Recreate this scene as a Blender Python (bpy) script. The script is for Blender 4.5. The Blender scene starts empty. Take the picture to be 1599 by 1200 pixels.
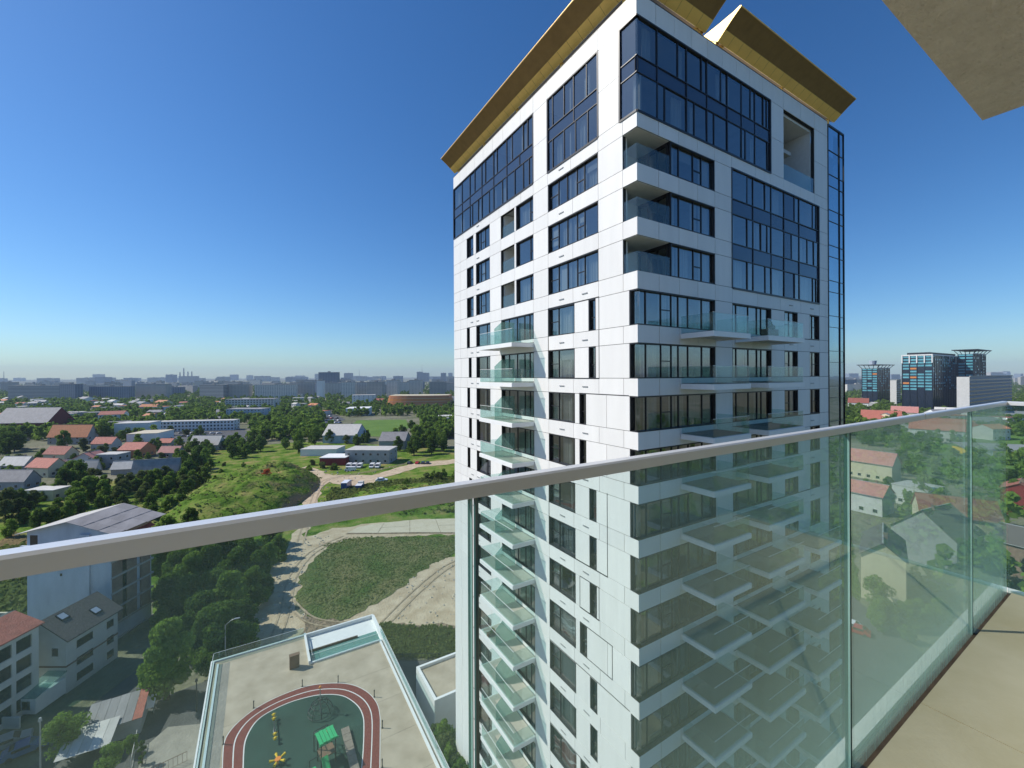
import bpy, math, random
import numpy as np
from mathutils import Vector, Matrix
random.seed(7); rng = np.random.default_rng(7)
sc = bpy.context.scene
COL = sc.collection
PI = math.pi
# ------------------------------------------------------------------ camera, sky, sun, exposure
EYE = 50.0                                    # metres above the street
VIEW_AZ = math.radians(58.67)                 # azimuth of the view axis, from +X (along our railing) to +Y
F, CX, HY, ROLL = 648.0, 799.5, 586.5, math.radians(0.25)
cam = bpy.data.cameras.new('camera'); cam_o = bpy.data.objects.new('camera', cam); COL.objects.link(cam_o)
cam.sensor_width = 36; cam.lens = 36*F/1599; cam.clip_start = 0.05; cam.clip_end = 30000
cam.shift_y = (HY-599.5)/1599
cam_o.matrix_world = (Matrix.Translation((0, 0, EYE)) @ Matrix.Rotation(VIEW_AZ-PI/2, 4, 'Z')
                      @ Matrix.Rotation(PI/2, 4, 'X') @ Matrix.Rotation(-ROLL, 4, 'Z'))
sc.camera = cam_o
SUN_EL, SUN_AZ = math.radians(43), math.radians(143.5)
world = bpy.data.worlds.new('World'); sc.world = world; world.use_nodes = True
wn = world.node_tree; sky = wn.nodes.new('ShaderNodeTexSky'); sky.sky_type = 'NISHITA'; sky.sun_disc = False
sky.sun_elevation = SUN_EL; sky.sun_rotation = PI/2-SUN_AZ
sky.altitude = 100; sky.air_density = 1.0; sky.dust_density = 0.4; sky.ozone_density = 2.5
hsv = wn.nodes.new('ShaderNodeHueSaturation'); hsv.inputs['Saturation'].default_value = 1.24; wn.links.new(sky.outputs[0], hsv.inputs['Color'])
tone = wn.nodes.new('ShaderNodeMix'); tone.data_type = 'RGBA'; tone.blend_type = 'MULTIPLY'; tone.inputs['Factor'].default_value = 1; tone.inputs[7].default_value = (.74, .97, 1.17, 1)
wn.links.new(hsv.outputs[0], tone.inputs[6]); wn.links.new(tone.outputs[2], wn.nodes['Background'].inputs[0]); wn.nodes['Background'].inputs[1].default_value = 0.1
sun = bpy.data.lights.new('sun', 'SUN'); sun.energy = 4.6; sun.angle = math.radians(0.53); sun.color = (1.0, 0.95, 0.87)
sun_o = bpy.data.objects.new('sun', sun); COL.objects.link(sun_o)
sd = Vector((math.cos(SUN_EL)*math.cos(SUN_AZ), math.cos(SUN_EL)*math.sin(SUN_AZ), math.sin(SUN_EL)))
sun_o.rotation_euler = sd.to_track_quat('Z', 'Y').to_euler(); sun_o.location = (0, 0, 200)
sc.view_settings.view_transform = 'Standard'; sc.view_settings.look = 'None'
sc.view_settings.exposure = 0.12; sc.view_settings.gamma = 1.0; sc.view_settings.use_curve_mapping = False
sc.cycles.max_bounces = 10; sc.cycles.transparent_max_bounces = 24; sc.cycles.diffuse_bounces = 3
sc.cycles.glossy_bounces = 4; sc.cycles.caustics_reflective = False; sc.cycles.caustics_refractive = False

# ------------------------------------------------------------------ helpers
def ray(px, py):
    x, y = px-CX, py-HY
    xr = x*math.cos(ROLL)-y*math.sin(ROLL); yr = x*math.sin(ROLL)+y*math.cos(ROLL)
    r = xr/F
    return Vector((math.sin(VIEW_AZ)*r+math.cos(VIEW_AZ), -math.cos(VIEW_AZ)*r+math.sin(VIEW_AZ), -yr/F))
def at(px, py, z=0.0):                        # survey helper: the point of height z seen at a pixel of the photo
    d = ray(px, py); t = (z-EYE)/d.z
    return Vector((d.x*t, d.y*t, z))
def dep(px, depth, z=0.0):                    # point at given depth along the view axis
    d = ray(px, 588); return Vector((d.x*depth, d.y*depth, z))

def new_mat(name):
    m = bpy.data.materials.new(name); m.use_nodes = True; nt = m.node_tree
    for n in list(nt.nodes): nt.nodes.remove(n)
    out = nt.nodes.new('ShaderNodeOutputMaterial'); return m, nt, out
def N(nt, kind, **kw):
    n = nt.nodes.new(kind)
    for k, v in kw.items():
        if k in n.inputs: n.inputs[k].default_value = v
        else: setattr(n, k, v)
    return n
def c4(c): return (c[0], c[1], c[2], 1.0)
def mat(name, col, rough=0.7, metal=0.0, var=0.12, scale=1.5, bump=0.0, bscale=20, spec=0.3, col2=None, objvar=0.0, stretch=(1, 1, 1)):
    """diffuse surface with noise-driven tone variation and fine relief"""
    m, nt, out = new_mat(name); L = nt.links
    b = N(nt, 'ShaderNodeBsdfPrincipled'); b.inputs['Roughness'].default_value = rough; b.inputs['Metallic'].default_value = metal
    b.inputs['Specular IOR Level'].default_value = spec
    tc = N(nt, 'ShaderNodeTexCoord'); mp = N(nt, 'ShaderNodeMapping'); mp.inputs['Scale'].default_value = stretch
    geo = N(nt, 'ShaderNodeNewGeometry')
    L.new(geo.outputs['Position'], mp.inputs['Vector'])
    nz = N(nt, 'ShaderNodeTexNoise'); nz.inputs['Scale'].default_value = scale; nz.inputs['Detail'].default_value = 6; nz.inputs['Roughness'].default_value = .6
    L.new(mp.outputs[0], nz.inputs['Vector'])
    rp = N(nt, 'ShaderNodeValToRGB'); rp.color_ramp.elements[0].position = .3; rp.color_ramp.elements[1].position = .7
    c2 = col2 or tuple(min(1, c*(1+var)) for c in col); c1 = tuple(c*(1-var) for c in col) if col2 is None else col
    rp.color_ramp.elements[0].color = c4(c1); rp.color_ramp.elements[1].color = c4(c2)
    L.new(nz.outputs['Fac'], rp.inputs[0])
    src = rp.outputs[0]
    if objvar:
        oi = N(nt, 'ShaderNodeObjectInfo'); mr = N(nt, 'ShaderNodeMapRange'); mr.inputs['To Min'].default_value = 1-objvar; mr.inputs['To Max'].default_value = 1+objvar
        L.new(oi.outputs['Random'], mr.inputs['Value'])
        hs = N(nt, 'ShaderNodeHueSaturation'); L.new(mr.outputs[0], hs.inputs['Value']); L.new(src, hs.inputs['Color']); src = hs.outputs[0]
    L.new(src, b.inputs['Base Color'])
    if bump:
        n2 = N(nt, 'ShaderNodeTexNoise'); n2.inputs['Scale'].default_value = bscale; n2.inputs['Detail'].default_value = 4
        L.new(mp.outputs[0], n2.inputs['Vector'])
        bp = N(nt, 'ShaderNodeBump'); bp.inputs['Strength'].default_value = bump; bp.inputs['Distance'].default_value = .5/bscale*4
        L.new(n2.outputs['Fac'], bp.inputs['Height']); L.new(bp.outputs[0], b.inputs['Normal'])
    L.new(b.outputs[0], out.inputs[0]); return m
def leaf_mat(name, ca, cb, trans=.35):
    m, nt, out = new_mat(name); L = nt.links
    geo = N(nt, 'ShaderNodeNewGeometry'); nz = N(nt, 'ShaderNodeTexNoise'); nz.inputs['Scale'].default_value = .55; nz.inputs['Detail'].default_value = 3
    L.new(geo.outputs['Position'], nz.inputs['Vector'])
    oi = N(nt, 'ShaderNodeObjectInfo')
    ad = N(nt, 'ShaderNodeMath', operation='MULTIPLY_ADD'); ad.inputs[1].default_value = .55; L.new(oi.outputs['Random'], ad.inputs[0]); L.new(nz.outputs['Fac'], ad.inputs[2])
    sb = N(nt, 'ShaderNodeMath', operation='MULTIPLY_ADD'); sb.inputs[1].default_value = .3; L.new(geo.outputs['Random Per Island'], sb.inputs[0]); L.new(ad.outputs[0], sb.inputs[2])
    rp = N(nt, 'ShaderNodeValToRGB'); rp.color_ramp.elements[0].position = .45; rp.color_ramp.elements[1].position = 1.3 if False else 1.0
    rp.color_ramp.elements[0].color = c4(ca); rp.color_ramp.elements[1].color = c4(cb)
    L.new(sb.outputs[0], rp.inputs[0])
    d = N(nt, 'ShaderNodeBsdfDiffuse'); t = N(nt, 'ShaderNodeBsdfTranslucent'); mx = N(nt, 'ShaderNodeMixShader'); mx.inputs[0].default_value = trans
    L.new(rp.outputs[0], d.inputs[0]); L.new(rp.outputs[0], t.inputs[0]); L.new(d.outputs[0], mx.inputs[1]); L.new(t.outputs[0], mx.inputs[2])
    L.new(mx.outputs[0], out.inputs[0]); return m
def glass_mat(name, tint, ior, dust=0.0, dustcol=(.6, .66, .62), rough=0.0, streaks=False, base=0.0, refl=(1, 1, 1), wobble=0.0, facing=2.2):
    """thin pane: tinted see-through + mirror by Fresnel + dust film"""
    m, nt, out = new_mat(name); L = nt.links
    tr = N(nt, 'ShaderNodeBsdfTransparent'); tr.inputs[0].default_value = c4(tint)
    gl = N(nt, 'ShaderNodeBsdfGlossy'); gl.inputs['Roughness'].default_value = rough; gl.inputs['Color'].default_value = c4(refl)
    lwf = N(nt, 'ShaderNodeLayerWeight'); lwf.inputs[0].default_value = .5; F0 = ((ior-1)/(ior+1))**2     # Schlick's Fresnel, the same from both sides of the pane
    pw = N(nt, 'ShaderNodeMath', operation='POWER'); pw.inputs[1].default_value = 5; L.new(lwf.outputs['Facing'], pw.inputs[0])
    fr = N(nt, 'ShaderNodeMath', operation='MULTIPLY_ADD'); fr.inputs[1].default_value = 1-F0; fr.inputs[2].default_value = F0; L.new(pw.outputs[0], fr.inputs[0])
    if wobble:
        g0 = N(nt, 'ShaderNodeNewGeometry'); wz = N(nt, 'ShaderNodeTexNoise'); wz.inputs['Scale'].default_value = .5; wz.inputs['Detail'].default_value = 1
        L.new(g0.outputs['Position'], wz.inputs['Vector']); wb = N(nt, 'ShaderNodeBump'); wb.inputs['Strength'].default_value = wobble; wb.inputs['Distance'].default_value = .05
        L.new(wz.outputs['Fac'], wb.inputs['Height']); L.new(wb.outputs[0], gl.inputs['Normal'])
    ad = N(nt, 'ShaderNodeMath', operation='ADD'); ad.use_clamp = True; ad.inputs[1].default_value = base; L.new(fr.outputs[0], ad.inputs[0])
    mx = N(nt, 'ShaderNodeMixShader'); L.new(ad.outputs[0], mx.inputs[0]); L.new(tr.outputs[0], mx.inputs[1]); L.new(gl.outputs[0], mx.inputs[2])
    last = mx
    if dust:
        df = N(nt, 'ShaderNodeBsdfDiffuse'); df.inputs[0].default_value = c4(dustcol)
        tl = N(nt, 'ShaderNodeBsdfTranslucent'); tl.inputs[0].default_value = c4(dustcol)
        dm = N(nt, 'ShaderNodeMixShader'); dm.inputs[0].default_value = .5; L.new(df.outputs[0], dm.inputs[1]); L.new(tl.outputs[0], dm.inputs[2])
        lw = N(nt, 'ShaderNodeLayerWeight'); lw.inputs[0].default_value = .35
        fc = N(nt, 'ShaderNodeMath', operation='MULTIPLY_ADD'); fc.inputs[1].default_value = dust*facing; fc.inputs[2].default_value = dust
        L.new(lw.outputs['Facing'], fc.inputs[0]); val = fc.outputs[0]
        if streaks:
            geo = N(nt, 'ShaderNodeNewGeometry'); mp = N(nt, 'ShaderNodeMapping'); mp.inputs['Scale'].default_value = (75, 75, 2.6)
            L.new(geo.outputs['Position'], mp.inputs[0]); nz = N(nt, 'ShaderNodeTexNoise'); nz.inputs['Scale'].default_value = 1; nz.inputs['Detail'].default_value = 5
            L.new(mp.outputs[0], nz.inputs['Vector'])
            r1 = N(nt, 'ShaderNodeMapRange'); r1.inputs['From Min'].default_value = .35; r1.inputs['From Max'].default_value = .8; r1.inputs['To Min'].default_value = .86; r1.inputs['To Max'].default_value = 1.22
            L.new(nz.outputs['Fac'], r1.inputs[0])
            sp = N(nt, 'ShaderNodeSeparateXYZ'); L.new(geo.outputs['Position'], sp.inputs[0])
            r2 = N(nt, 'ShaderNodeMapRange'); r2.inputs['From Min'].default_value = EYE-1.5; r2.inputs['From Max'].default_value = EYE-.9; r2.inputs['To Min'].default_value = 2.6; r2.inputs['To Max'].default_value = .8
            L.new(sp.outputs['Z'], r2.inputs[0])
            m1 = N(nt, 'ShaderNodeMath', operation='MULTIPLY'); L.new(val, m1.inputs[0]); L.new(r1.outputs[0], m1.inputs[1])
            m2 = N(nt, 'ShaderNodeMath', operation='MULTIPLY'); m2.use_clamp = True; L.new(m1.outputs[0], m2.inputs[0]); L.new(r2.outputs[0], m2.inputs[1]); val = m2.outputs[0]
        m3 = N(nt, 'ShaderNodeMixShader'); L.new(val, m3.inputs[0]); L.new(mx.outputs[0], m3.inputs[1]); L.new(dm.outputs[0], m3.inputs[2]); last = m3
    L.new(last.outputs[0], out.inputs[0]); return m
def facade_mat(name, wall, win, sx=3.2, sz=2.9, wx=.45, wz=.5, objvar=.12):
    """storeys of windows for blocks too far away to tell the panes apart"""
    m, nt, out = new_mat(name); L = nt.links
    tc = N(nt, 'ShaderNodeTexCoord'); sp = N(nt, 'ShaderNodeSeparateXYZ'); L.new(tc.outputs['Object'], sp.inputs[0])
    geo = N(nt, 'ShaderNodeNewGeometry')
    s = N(nt, 'ShaderNodeMath', operation='ADD'); L.new(sp.outputs['X'], s.inputs[0]); L.new(sp.outputs['Y'], s.inputs[1])
    def cell(sock, size, frac):
        a = N(nt, 'ShaderNodeMath', operation='DIVIDE'); a.inputs[1].default_value = size; L.new(sock, a.inputs[0])
        b = N(nt, 'ShaderNodeMath', operation='FRACT'); L.new(a.outputs[0], b.inputs[0])
        c = N(nt, 'ShaderNodeMath', operation='LESS_THAN'); c.inputs[1].default_value = frac; L.new(b.outputs[0], c.inputs[0]); return c.outputs[0]
    mu = N(nt, 'ShaderNodeMath', operation='MULTIPLY'); L.new(cell(s.outputs[0], sx, wx), mu.inputs[0]); L.new(cell(sp.outputs['Z'], sz, wz), mu.inputs[1])
    oi = N(nt, 'ShaderNodeObjectInfo'); mr = N(nt, 'ShaderNodeMapRange'); mr.inputs['To Min'].default_value = 1-objvar; mr.inputs['To Max'].default_value = 1+objvar; L.new(oi.outputs['Random'], mr.inputs[0])
    hs = N(nt, 'ShaderNodeHueSaturation'); hs.inputs['Color'].default_value = c4(wall); L.new(mr.outputs[0], hs.inputs['Value'])
    mx = N(nt, 'ShaderNodeMix', data_type='RGBA'); L.new(mu.outputs[0], mx.inputs['Factor']); L.new(hs.outputs[0], mx.inputs[6]); mx.inputs[7].default_value = c4(win)
    b = N(nt, 'ShaderNodeBsdfPrincipled'); L.new(mx.outputs[2], b.inputs['Base Color']); b.inputs['Roughness'].default_value = .6
    L.new(b.outputs[0], out.inputs[0]); return m

M = {}
M['cladding'] = mat('white_cladding', (.80, .785, .76), rough=.45, var=.035, scale=1.6, objvar=.035, stretch=(1, 1, .1))
M['joint'] = mat('dark_joint', (.03, .03, .03), rough=.8)
M['frame'] = mat('anthracite_frame', (.018, .017, .02), rough=.4, spec=.5)
M['core'] = mat('room_plaster', (.45, .44, .42), var=.1)
M['curtain'] = mat('curtain_cloth', (.72, .70, .66), rough=.9, var=.08, scale=8, stretch=(1, 1, .05))
M['blind'] = mat('grey_blind', (.42, .43, .45), var=.05, scale=1, stretch=(.1, .1, 30))
M['slab'] = mat('balcony_concrete', (.70, .69, .66), var=.05, scale=3, rough=.7)
M['tile_shaded'] = mat('shaded_balcony_tile', (.20, .20, .17), var=.15, scale=4)  # tile colour darkened for the shaded balconies viewed through the railing glass
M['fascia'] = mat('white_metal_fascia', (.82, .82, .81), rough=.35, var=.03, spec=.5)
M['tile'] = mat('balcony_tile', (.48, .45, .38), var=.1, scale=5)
M['gold'] = mat('gold_panel', (.95, .60, .17), rough=.38, metal=.12, var=.08, scale=.8)
M['gold_dark'] = mat('gold_joint', (.25, .15, .05), rough=.6)
M['pane'] = glass_mat('coated_window_glass', (.45, .50, .50), 2.1, base=.10, wobble=.35)
M['spandrel'] = mat('blue_spandrel_glass', (.035, .055, .10), rough=.08, spec=.9, var=.03)
M['bayglass'] = glass_mat('pale_bay_glass', (.20, .28, .33), 2.3, base=.30, wobble=.3, refl=(.72, .88, .98))
M['bayspan'] = mat('grey_blue_spandrel', (.10, .15, .22), rough=.3, var=.05)
M['bglass'] = glass_mat('clear_balcony_glass', (.84, .93, .92), 1.55, dust=.02)
M['frost'] = glass_mat('frosted_green_glass', (.66, .82, .79), 1.5, dust=.16, dustcol=(.45, .62, .58))
M['railglass'] = glass_mat('dusty_railing_glass', (.885, .945, .935), 1.28, dust=.038, dustcol=(.42, .64, .57), streaks=True, refl=(.8, 1, .95), facing=4.0)  # dust film, its green tint and edge-on gain also painting a milky reflected veil
M['glassedge'] = mat('glass_edge', (.03, .10, .10), rough=.2, spec=.6)
M['litedge'] = mat('lit_glass_edge', (.42, .58, .58), rough=.2, spec=.6)
M['alu'] = mat('brushed_aluminium', (.70, .72, .75), rough=.35, metal=.35, var=.04, scale=3, stretch=(.2, 6, 6))
M['concfloor'] = mat('cast_concrete_floor', (.50, .405, .24), rough=.8, var=.14, scale=1.3, bump=.05, bscale=60, col2=(.64, .535, .37))
M['soffit'] = mat('rough_concrete_soffit', (.60, .55, .47), rough=.9, var=.1, scale=9, bump=.7, bscale=50, col2=(.72, .67, .58))
M['gutter'] = mat('brown_gutter', (.10, .065, .045), rough=.8, var=.3, scale=14)
M['white'] = mat('white_paint', (.75, .75, .73), var=.05, scale=1)
M['offwhite'] = mat('offwhite_render', (.58, .57, .54), var=.08, scale=.6)
M['cream'] = mat('cream_render', (.62, .55, .38), var=.07, scale=.5)
M['greywall'] = mat('grey_render', (.34, .34, .34), var=.12, scale=.6)
M['bluegrey'] = mat('blue_grey_render', (.44, .50, .58), var=.14, scale=.35, stretch=(1, 1, .35))
M['brick'] = mat('unfinished_brick', (.24, .17, .13), var=.25, scale=1.2, bump=.3, bscale=8)
M['concrete'] = mat('raw_concrete', (.36, .35, .33), var=.12, scale=1)
M['redroof'] = mat('red_roof_tiles', (.36, .12, .085), var=.22, scale=1.1, bump=.4, bscale=5, objvar=.3)
M['pinkroof'] = mat('faded_red_sheet_roof', (.45, .20, .17), var=.15, scale=.8, objvar=.15)
M['orangeroof'] = mat('orange_tile_roof', (.55, .22, .10), var=.15, scale=.9, objvar=.12)
M['greyroof'] = mat('grey_sheet_roof', (.27, .26, .26), var=.18, scale=.6, stretch=(1, .2, 1), objvar=.12)
M['paleroof'] = mat('pale_sheet_roof', (.52, .50, .46), var=.12, scale=.6, objvar=.12)
M['shingle'] = mat('dark_shingle', (.13, .115, .105), var=.3, scale=4, bump=.4, bscale=6)
M['darkwin'] = mat('dark_window_glass', (.02, .025, .03), rough=.1, spec=.8)
M['orange'] = mat('orange_cladding', (.62, .24, .07), var=.08)
M['asphalt'] = mat('asphalt', (.085, .085, .083), var=.25, scale=.35, bump=.2, bscale=3)
M['paving'] = mat('worn_paving', (.27, .25, .21), var=.18, scale=.5, bump=.2, bscale=3)
M['dirt'] = mat('pale_dirt', (.40, .30, .185), var=.2, scale=.30, bump=.3, bscale=2.5, col2=(.60, .49, .34))
M['dirtdark'] = mat('brown_dirt', (.17, .12, .075), var=.2, scale=.3, bump=.6, bscale=1.2, col2=(.30, .22, .14))
M['sandconc'] = mat('dusty_concrete_slabs', (.52, .45, .32), var=.1, scale=.3, col2=(.60, .53, .40))
M['grass'] = mat('rough_grass', (.05, .10, .018), var=.2, scale=.13, bump=1.0, bscale=1.0, col2=(.12, .16, .04), rough=.95, spec=.1)
M['lawn'] = mat('mown_lawn', (.09, .17, .035), scale=.05, bump=.5, bscale=2, col2=(.14, .23, .05), rough=.95, spec=.1)
M['drygrass'] = mat('dry_grass', (.09, .09, .03), scale=.16, bump=1.0, bscale=1.2, col2=(.30, .21, .10), rough=.95, spec=.1)
M['urban'] = mat('town_ground', (.09, .11, .05), scale=.02, bump=.3, bscale=.3, col2=(.26, .24, .18), rough=.95, spec=.1)
M['deck'] = mat('beige_rubber_deck', (.36, .295, .21), var=.10, scale=.45, bump=.3, bscale=12, col2=(.50, .42, .315))
M['track'] = mat('red_rubber_track', (.19, .045, .035), var=.15, scale=2, bump=.2, bscale=20)
M['green'] = mat('green_rubber', (.02, .055, .04), var=.25, scale=.4, bump=.2, bscale=20)
M['line'] = mat('white_line', (.7, .68, .64), var=.05)
M['bark'] = mat('bark', (.10, .075, .05), var=.3, scale=4, bump=.5, bscale=9, rough=.95)
M['leaf'] = leaf_mat('leaves_mid_green', (.05, .10, .018), (.19, .29, .05), .5)
M['leafdark'] = leaf_mat('leaves_dark_green', (.032, .068, .015), (.125, .20, .04), .48)
M['leafbright'] = leaf_mat('leaves_bright_green', (.05, .105, .018), (.18, .28, .055), .45)
M['leafolive'] = leaf_mat('leaves_olive', (.05, .08, .022), (.17, .21, .065), .45)
M['red_leaf'] = leaf_mat('rust_red_leaves', (.30, .05, .02), (.50, .12, .05))
M['yellow'] = mat('yellow_paint', (.75, .50, .03), var=.05)
M['playgreen'] = mat('green_plastic', (.05, .42, .16), var=.05, rough=.35)
M['playorange'] = mat('orange_plastic', (.75, .25, .05), var=.05)
M['darkmetal'] = mat('dark_metal', (.05, .05, .055), rough=.5, metal=.5)
M['steel'] = mat('galvanised_steel', (.38, .38, .38), rough=.5, metal=.5)
M['wood'] = mat('weathered_planks', (.24, .20, .16), var=.2, scale=3)
M['brownbox'] = mat('brown_metal', (.19, .12, .08), var=.1)
M['maroon'] = mat('maroon_sheet', (.22, .03, .03), var=.15, scale=1)
M['carwhite'] = mat('white_car_paint', (.75, .75, .76), rough=.25, var=.02, spec=.6)
M['carsilver'] = mat('silver_car_paint', (.42, .43, .45), rough=.3, metal=.5, var=.02)
M['cardark'] = mat('dark_car_paint', (.03, .035, .05), rough=.25, var=.02, spec=.6)
M['carred'] = mat('red_car_paint', (.40, .02, .02), rough=.25, var=.02, spec=.6)
M['carblue'] = mat('blue_car_paint', (.04, .10, .25), rough=.25, var=.02, spec=.6)
M['tyre'] = mat('tyre', (.02, .02, .02), rough=.9)
M['officeglass'] = mat('office_glass', (.07, .26, .33), rough=.15, spec=.9, var=.4, scale=.2, col2=(.16, .45, .52))
M['officedark'] = mat('office_dark_glass', (.012, .02, .04), rough=.12, spec=.8, var=.1)
M['block'] = facade_mat('concrete_block_facade', (.42, .40, .37), (.10, .11, .13))
M['blockpale'] = facade_mat('pale_block_facade', (.62, .60, .55), (.12, .13, .15), sx=3.6)
M['blockstripe'] = facade_mat('striped_block_facade', (.50, .49, .47), (.12, .13, .15), sx=900, wx=1.1, wz=.45, sz=3.0)
M['blockblue'] = facade_mat('blue_grey_block_facade', (.20, .24, .30), (.07, .09, .13), sx=5)
M['roofflat'] = mat('flat_roof', (.33, .32, .30), var=.15, scale=.1)

class MB:
    def __init__(s): s.v = []; s.f = []; s.m = []
    def quad(s, a, b, c, d, mi=0):
        n = len(s.v); s.v += [tuple(a), tuple(b), tuple(c), tuple(d)]; s.f.append((n, n+1, n+2, n+3)); s.m.append(mi)
    def poly(s, pts, mi=0):
        n = len(s.v); s.v += [tuple(p) for p in pts]; s.f.append(tuple(range(n, n+len(pts)))); s.m.append(mi)
    def box(s, x0, y0, z0, x1, y1, z1, mi=0):
        n = len(s.v)
        s.v += [(x0, y0, z0), (x1, y0, z0), (x1, y1, z0), (x0, y1, z0), (x0, y0, z1), (x1, y0, z1), (x1, y1, z1), (x0, y1, z1)]
        for q in ((0, 3, 2, 1), (4, 5, 6, 7), (0, 1, 5, 4), (1, 2, 6, 5), (2, 3, 7, 6), (3, 0, 4, 7)):
            s.f.append(tuple(n+i for i in q)); s.m.append(mi)
    def prism(s, pts, z0, z1, mi=0):          # pts ccw in xy
        k = len(pts)
        a = [(p[0], p[1], z0) for p in pts]; b = [(p[0], p[1], z1) for p in pts]
        n = len(s.v); s.v += a+b
        s.f.append(tuple(n+i for i in range(k-1, -1, -1))); s.f.append(tuple(n+k+i for i in range(k))); s.m += [mi, mi]
        for i in range(k):
            j = (i+1) % k; s.f.append((n+i, n+j, n+k+j, n+k+i)); s.m.append(mi)
    def tube(s, p, q, r0, r1=None, seg=8, mi=0, caps=True):
        r1 = r0 if r1 is None else r1
        p = Vector(p); q = Vector(q); d = (q-p).normalized(); u = d.orthogonal().normalized(); w = d.cross(u)
        n = len(s.v)
        for c, r in ((p, r0), (q, r1)):
            for i in range(seg):
                a = 2*PI*i/seg; s.v.append(tuple(c+u*math.cos(a)*r+w*math.sin(a)*r))
        for i in range(seg):
            j = (i+1) % seg; s.f.append((n+i, n+j, n+seg+j, n+seg+i)); s.m.append(mi)
        if caps:
            s.f.append(tuple(n+i for i in range(seg-1, -1, -1))); s.f.append(tuple(n+seg+i for i in range(seg))); s.m += [mi, mi]
    def mesh(s, name, mats):
        me = bpy.data.meshes.new(name); me.from_pydata(s.v, [], s.f)
        for m in mats: me.materials.append(M[m] if isinstance(m, str) else m)
        if len(mats) > 1: me.polygons.foreach_set('material_index', s.m)
        me.update(); return me
def ob(name, me, parent=None, loc=(0, 0, 0), rz=0.0, scale=None):
    o = bpy.data.objects.new(name, me); COL.objects.link(o); o.location = loc
    if rz: o.rotation_euler = (0, 0, rz)
    if scale: o.scale = scale
    if parent: o.parent = parent
    return o
def tag(o, label=None, cat=None, group=None, kind=None):
    if label: o['label'] = label
    if cat: o['category'] = cat
    if group: o['group'] = group
    if kind: o['kind'] = kind
    return o
def thing(name, label, cat, loc=(0, 0, 0), rz=0.0, group=None):
    return tag(ob(name, None, None, loc, rz), label, cat, group)
_cache = {}
def ubox(m):
    k = ('b', m)
    if k not in _cache:
        b = MB(); b.box(0, 0, 0, 1, 1, 1); _cache[k] = b.mesh('box_'+m, [m])
    return _cache[k]
def uquad(m):
    k = ('q', m)
    if k not in _cache:
        b = MB(); b.quad((0, 0, 0), (1, 0, 0), (1, 0, 1), (0, 0, 1)); _cache[k] = b.mesh('pane_'+m, [m])
    return _cache[k]
def pbox(name, parent, m, x0, y0, z0, x1, y1, z1, rz=0.0):
    return ob(name, ubox(m), parent, (x0, y0, z0), rz, (x1-x0, y1-y0, z1-z0))
def struct(name, me, loc=(0, 0, 0)):
    return tag(ob(name, me, None, loc), kind='structure')
def jitter(pts, step, amp, seed=0):
    r = random.Random(seed); out = []
    for i, p in enumerate(pts):
        q = pts[(i+1) % len(pts)]; p2, q2 = Vector(p[:2]), Vector(q[:2]); n = max(1, int((q2-p2).length/step))
        d = (q2-p2); nn = Vector((-d.y, d.x)).normalized() if d.length else Vector((0, 0))
        for k in range(n):
            a = 0 if (k == 0) else r.uniform(-amp, amp); w = p2+d*(k/n)+nn*a; out.append((w.x, w.y))
    return out
def sheet(name, pix, z, m, step=3.0, amp=0.0, seed=1, zs=None):
    pts = [at(x, y, z if zs is None else zs) for x, y in pix]
    p2 = jitter(pts, step, amp, seed) if amp else [(p.x, p.y) for p in pts]
    b = MB(); b.poly([(x, y, z) for x, y in p2]); me = b.mesh(name, [m])
    if me.polygons[0].normal.z < 0: me.flip_normals()
    return struct(name, me)

# ------------------------------------------------------------------ ground and paths (street level is z = 0)
b = MB()
R = 15000
b.quad((-R, -R, 0), (R, -R, 0), (R, R, 0), (-R, R, 0)); struct('ground', b.mesh('ground', ['urban']))

sheet('dry_grass_patch', [(-20, 858), (20, 830), (75, 842), (60, 880), (-40, 900)], .07, 'drygrass', 3, 1.0, 3)
sheet('dirt_yard', [(395, 890), (470, 842), (520, 824), (640, 812), (760, 808), (790, 832), (560, 840), (516, 850), (480, 890), (462, 940), (470, 960), (560, 900), (700, 870), (800, 850), (800, 1010), (380, 1010), (385, 960)], .10, 'dirt', 2.2, 1.1, 4)
sheet('concrete_strip', [(560, 822), (640, 812), (760, 808), (780, 833), (640, 833), (540, 834)], .14, 'dirtdark')
strip_o = [o for o in COL.objects if o.name == 'concrete_strip'][0]
tA = [(560, 823), (600, 817), (640, 813), (680, 811), (720, 810), (760, 809)]; tB = [(542, 833), (590, 833), (640, 832), (688, 832), (735, 832), (780, 832)]
for i in range(5):
    for j in range(2):
        q = []
        for (u, v) in ((0, j/2), (1, j/2), (1, (j+1)/2), (0, (j+1)/2)):
            a_, c_ = at(*tA[i+u]), at(*tB[i+u]); q.append(a_+(c_-a_)*v)
        cen = sum(q, Vector((0, 0, 0)))/4; b = MB(); q = [cen+(p-cen)*.985 for p in q]; n0 = 0
        b.v = [(p.x, p.y, .15) for p in q]+[(p.x, p.y, .20+.02*((i+j) % 2)) for p in q]
        b.f = [(3, 2, 1, 0), (4, 5, 6, 7), (0, 1, 5, 4), (1, 2, 6, 5), (2, 3, 7, 6), (3, 0, 4, 7)]; b.m = [0]*6
        ob('concrete_slab', b.mesh('concrete_slab', ['sandconc']), strip_o)
sheet('dirt_path', [(458, 735), (478, 728), (520, 742), (580, 742), (640, 724), (760, 712), (760, 718), (650, 730), (600, 745), (560, 768), (535, 760), (515, 752), (502, 762), (492, 800), (470, 850), (450, 850), (474, 790), (492, 750)], .12, 'dirt', 4, 1.2, 5)

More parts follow.
